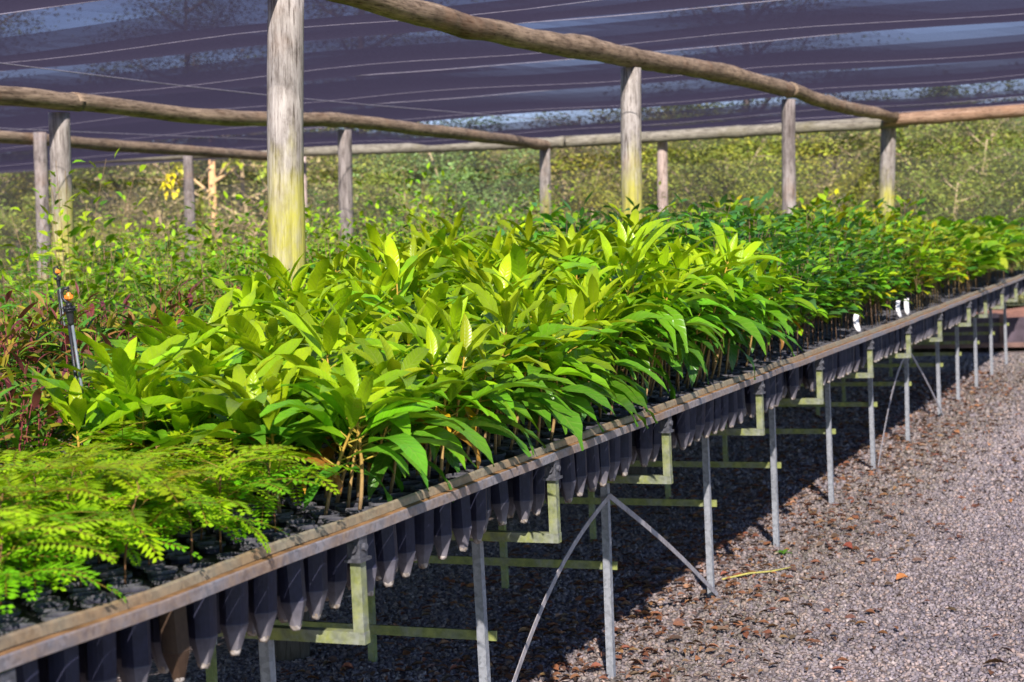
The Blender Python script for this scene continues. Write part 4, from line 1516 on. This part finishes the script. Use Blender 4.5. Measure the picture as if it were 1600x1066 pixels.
for (k, x, y, lab) in TREES:
    q_ = U(1.03, 1.22)
    tree(k, x * q_, y * q_, lab, U(.85, 1.4) if x < -9 else U(.88, 1.12))
for i in range(1, 12):
    tree(['olive', 'yellow', 'dry', 'blue'][i % 4], -22.5 + i * 1.85 + U(-.4, .4), U(25.0, 27.5), ['olive', 'yellow green', 'dry brownish', 'blue green'][i % 4] + ' tree in the second line of the wood, ' + ['', 'far left', 'right of the brownish algae post', 'behind the dark rough post', 'behind the thickest post', 'right of the slim grey post', 'left of the second beam tip', 'right of the second beam tip', 'right of the pinkish post', 'right of the plain grey post', 'right of the end post', 'beyond the right edge'][i], U(.95, 1.3) if i < 6 else U(.9, 1.1))
for i, (x, y, lab) in enumerate(((-22.5, 27, 'tall dark tree at far left showing through the net'), (-18.3, 28.5, 'tall dark tree showing through the net left of the thickest post'),
                                 (-14.9, 29, 'tall dark tree showing through the net right of the thickest post'), (-8.0, 31, 'tall dark tree showing through the net right of the middle'))):
    tree('tall', x, y, lab, U(.78, .95), i % 2, z=.3)

BUSH = [('olive', -16.19, 'olive bush at the left edge, before the wood'), ('yellow', -14.63, 'yellow green bush right of the brownish algae post, before the wood'), ('dry', -13.77, 'thin brownish bush left of the dark rough post'), ('blue', -11.18, 'blue green bush just right of the thickest post'), ('olive', -10.08, 'olive bush right of the slim grey post, before the wood'), ('blue', -8.79, 'blue green bush left of the pale end post of the second beam'), ('yellow', -7.39, 'yellow green bush right of the pale end post of the second beam'), ('olive', -5.64, 'olive bush between the pinkish pale post and the plain grey post'), ('yellow', -4.3, 'yellow green bush right of the plain grey post, before the wood'), ('olive', -2.8, 'olive bush right of the end post, before the wood')]
for (k, x, lab) in BUSH:
    o = tree(k, x, U(20.4, 21.0), lab, U(.62, .80), 0)
    o.name = 'bush'; tag(o, lab, 'bush', 'bushes before the wood')

# tree with a pinkish trunk and yellow hanging leaves
pt = empty('tree', (-13.85, 22.2, 0), 'young tree with a pinkish orange trunk and hanging yellow green leaves', 'tree')
m = MB()
m.tube([(0, 0, -.1), (.02, 0, .8), (-.03, 0, 1.6), (.0, 0, 2.6), (.05, 0, 3.4)], [.075, .07, .065, .055, .04], 10, (.52, .30, .19), True, .12, 6, 3)
for (e, mid) in (((-.62, -.2, 2.45), (-.3, -.1, 2.5)), ((.45, -.1, 2.75), (.2, 0, 2.6)), ((.15, -.5, 2.1), (.05, -.2, 2.2)), ((.9, 0, 2.6), (.5, 0, 2.65))):
    m.tube([(0, 0, 2.2 if e[2] < 2.5 else 2.4), mid, e], [.03, .02, .008], 6, (.4, .27, .18), False)
m.build('trunk', M['bark'], pt)
m = MB()
for (cx_, cy_, cz_, nn_, col) in ((-.62, -.2, 2.48, 26, (.50, .40, .012)), (-.45, -.2, 2.7, 20, (.36, .36, .02)), (.15, -.5, 2.15, 30, (.26, .30, .04)), (.1, -.5, 1.9, 22, (.24, .29, .05)), (.5, -.1, 2.75, 26, (.28, .30, .02)), (.95, 0, 2.6, 22, (.24, .28, .04))):
    for k in range(nn_):
        v, F, uv = leaf_geo(U(.14, .24), U(.045, .07), U(-.9, .3), U(.2, .9), U(0, 6.28), (cx_ + U(-.13, .13), cy_ + U(-.1, .1), cz_ + U(-.16, .12)), 0, .2, 0, 5)
        m.add(v, F, vary(col, .2), uv)
m.build('crown', M['leaf'], pt)
# pale silvery bush beyond the plain grey post
m = MB(); s_ = MB()
for k in range(900):
    a, r = U(0, 6.28), .75 * math.sqrt(random.random())
    z = U(.5, 1.75) * (1 - .35 * (r / .75) ** 2)
    v, F, uv = leaf_geo(U(.10, .17), .012, U(.2, 1.3), U(.2, 1.2), U(0, 6.28), (math.cos(a) * r, math.sin(a) * r * .6, z), 0, .1, 0, 4)
    m.add(v, F, vary((.36, .36, .25), .2), uv)
for k in range(9):
    a = k * .7
    s_.tube([(0, 0, -.05), (math.cos(a) * .3, math.sin(a) * .2, .7), (math.cos(a) * .6, math.sin(a) * .35, 1.4)], [.02, .012, .005], 5, (.3, .26, .2), False)
pb = empty('bush', (-3.95, 19.6, 0), 'pale silvery bush beyond the plain grey post', 'bush')
m.build('foliage', M['leaf'], pb); s_.build('stem', M['stem'], pb)

# ------------------------------------------------------------------ dead leaves
def dead_leaf(ln, seed):
    pi_ = U(.08, .42)
    v, F, uv = leaf_geo(ln, ln * U(.4, .6), pi_, pi_ * U(1.2, 2.4), U(0, 6.28), (0, 0, 0), U(-.6, .6), U(.1, .9), .4, 5, ph=U(0, 6))
    v[:, 2] -= v[:, 2].min()
    return v, F, uv


DC = [(.22, .095, .05), (.29, .14, .07), (.25, .10, .055), (.15, .07, .045), (.12, .075, .05), (.33, .19, .10), (.19, .125, .09), (.17, .10, .065)]
m = MB()
for k in range(8500):
    y = 3.5 + 13 * random.random() ** 1.5
    x = random.gauss(-2.08, .36)
    if random.random() < .30: x = U(-3.2, -2.1)
    if random.random() < .10: x = U(-3.4, -.4)
    if x > -1.1 and random.random() < .55: continue
    if x > -.05 * y: continue
    v, F, uv = dead_leaf(U(.022, .055), k)
    m.add(v + np.array([x, y, .007 + U(0, .010)]), F, vary(random.choice(DC), .3), uv)
tag(m.build('leaf_litter', M['litter']), 'carpet of curled dead brown and red leaves along the foot of the bench', 'leaf litter', kind='stuff')
SPOTS = [(-1.274, 7.155, 'orange brown dead leaf curled up alone on the open gravel'), (-.766, 5.866, 'dark brown dead leaf on the gravel in the bottom right corner'),
         (-1.834, 9.05, 'rusty dead leaf beside the foot of the fourth near leg'), (-1.026, 9.144, 'bright orange dead leaf on the gravel at the right edge'),
         (-1.401, 11.33, 'pale orange dead leaf on the far gravel'), (-1.67, 11.96, 'long orange dead leaf lying far down the path'),
         (-1.583, 7.806, 'small reddish dead leaf on the gravel left of the curled orange one')]
for k, (x, y, lab) in enumerate(SPOTS):
    v, F, uv = dead_leaf(.075 if k != 1 else .085, k)
    m = MB(); m.add(v, F, [(.48, .19, .06), (.17, .09, .04), (.34, .10, .05), (.55, .22, .06), (.5, .27, .14), (.48, .22, .10), (.32, .09, .06)][k], uv)
    tag(m.build('dead_leaf', M['litter'], loc=(x, y, .014)), lab, 'dead leaf')
m = MB()
for (x, y) in ((-1.94, 7.62),):
    for k in range(5):
        v, F, uv = leaf_geo(.045, .022, U(.2, .9), .6, k * 1.25, (0, 0, 0), 0, .2, 0, 5); m.add(v, F, (.10, .24, .02), uv)
tag(m.build('weed', M['leaf'], loc=(-1.87, 7.66, .012)), 'small green weed growing in the gravel beside the third near leg', 'weed')
m = MB()
m.tube([(-.12, -.14, .004), (-.03, -.04, .012), (.05, .05, .006), (.13, .14, .012)], [.004, .0045, .004, .002], 6, (.42, .38, .10))
tag(m.build('dry_stalk', M['stem'], loc=(-1.87, 7.19, .010)), 'yellowish dry stalk lying on the gravel beside the bench', 'stalk')
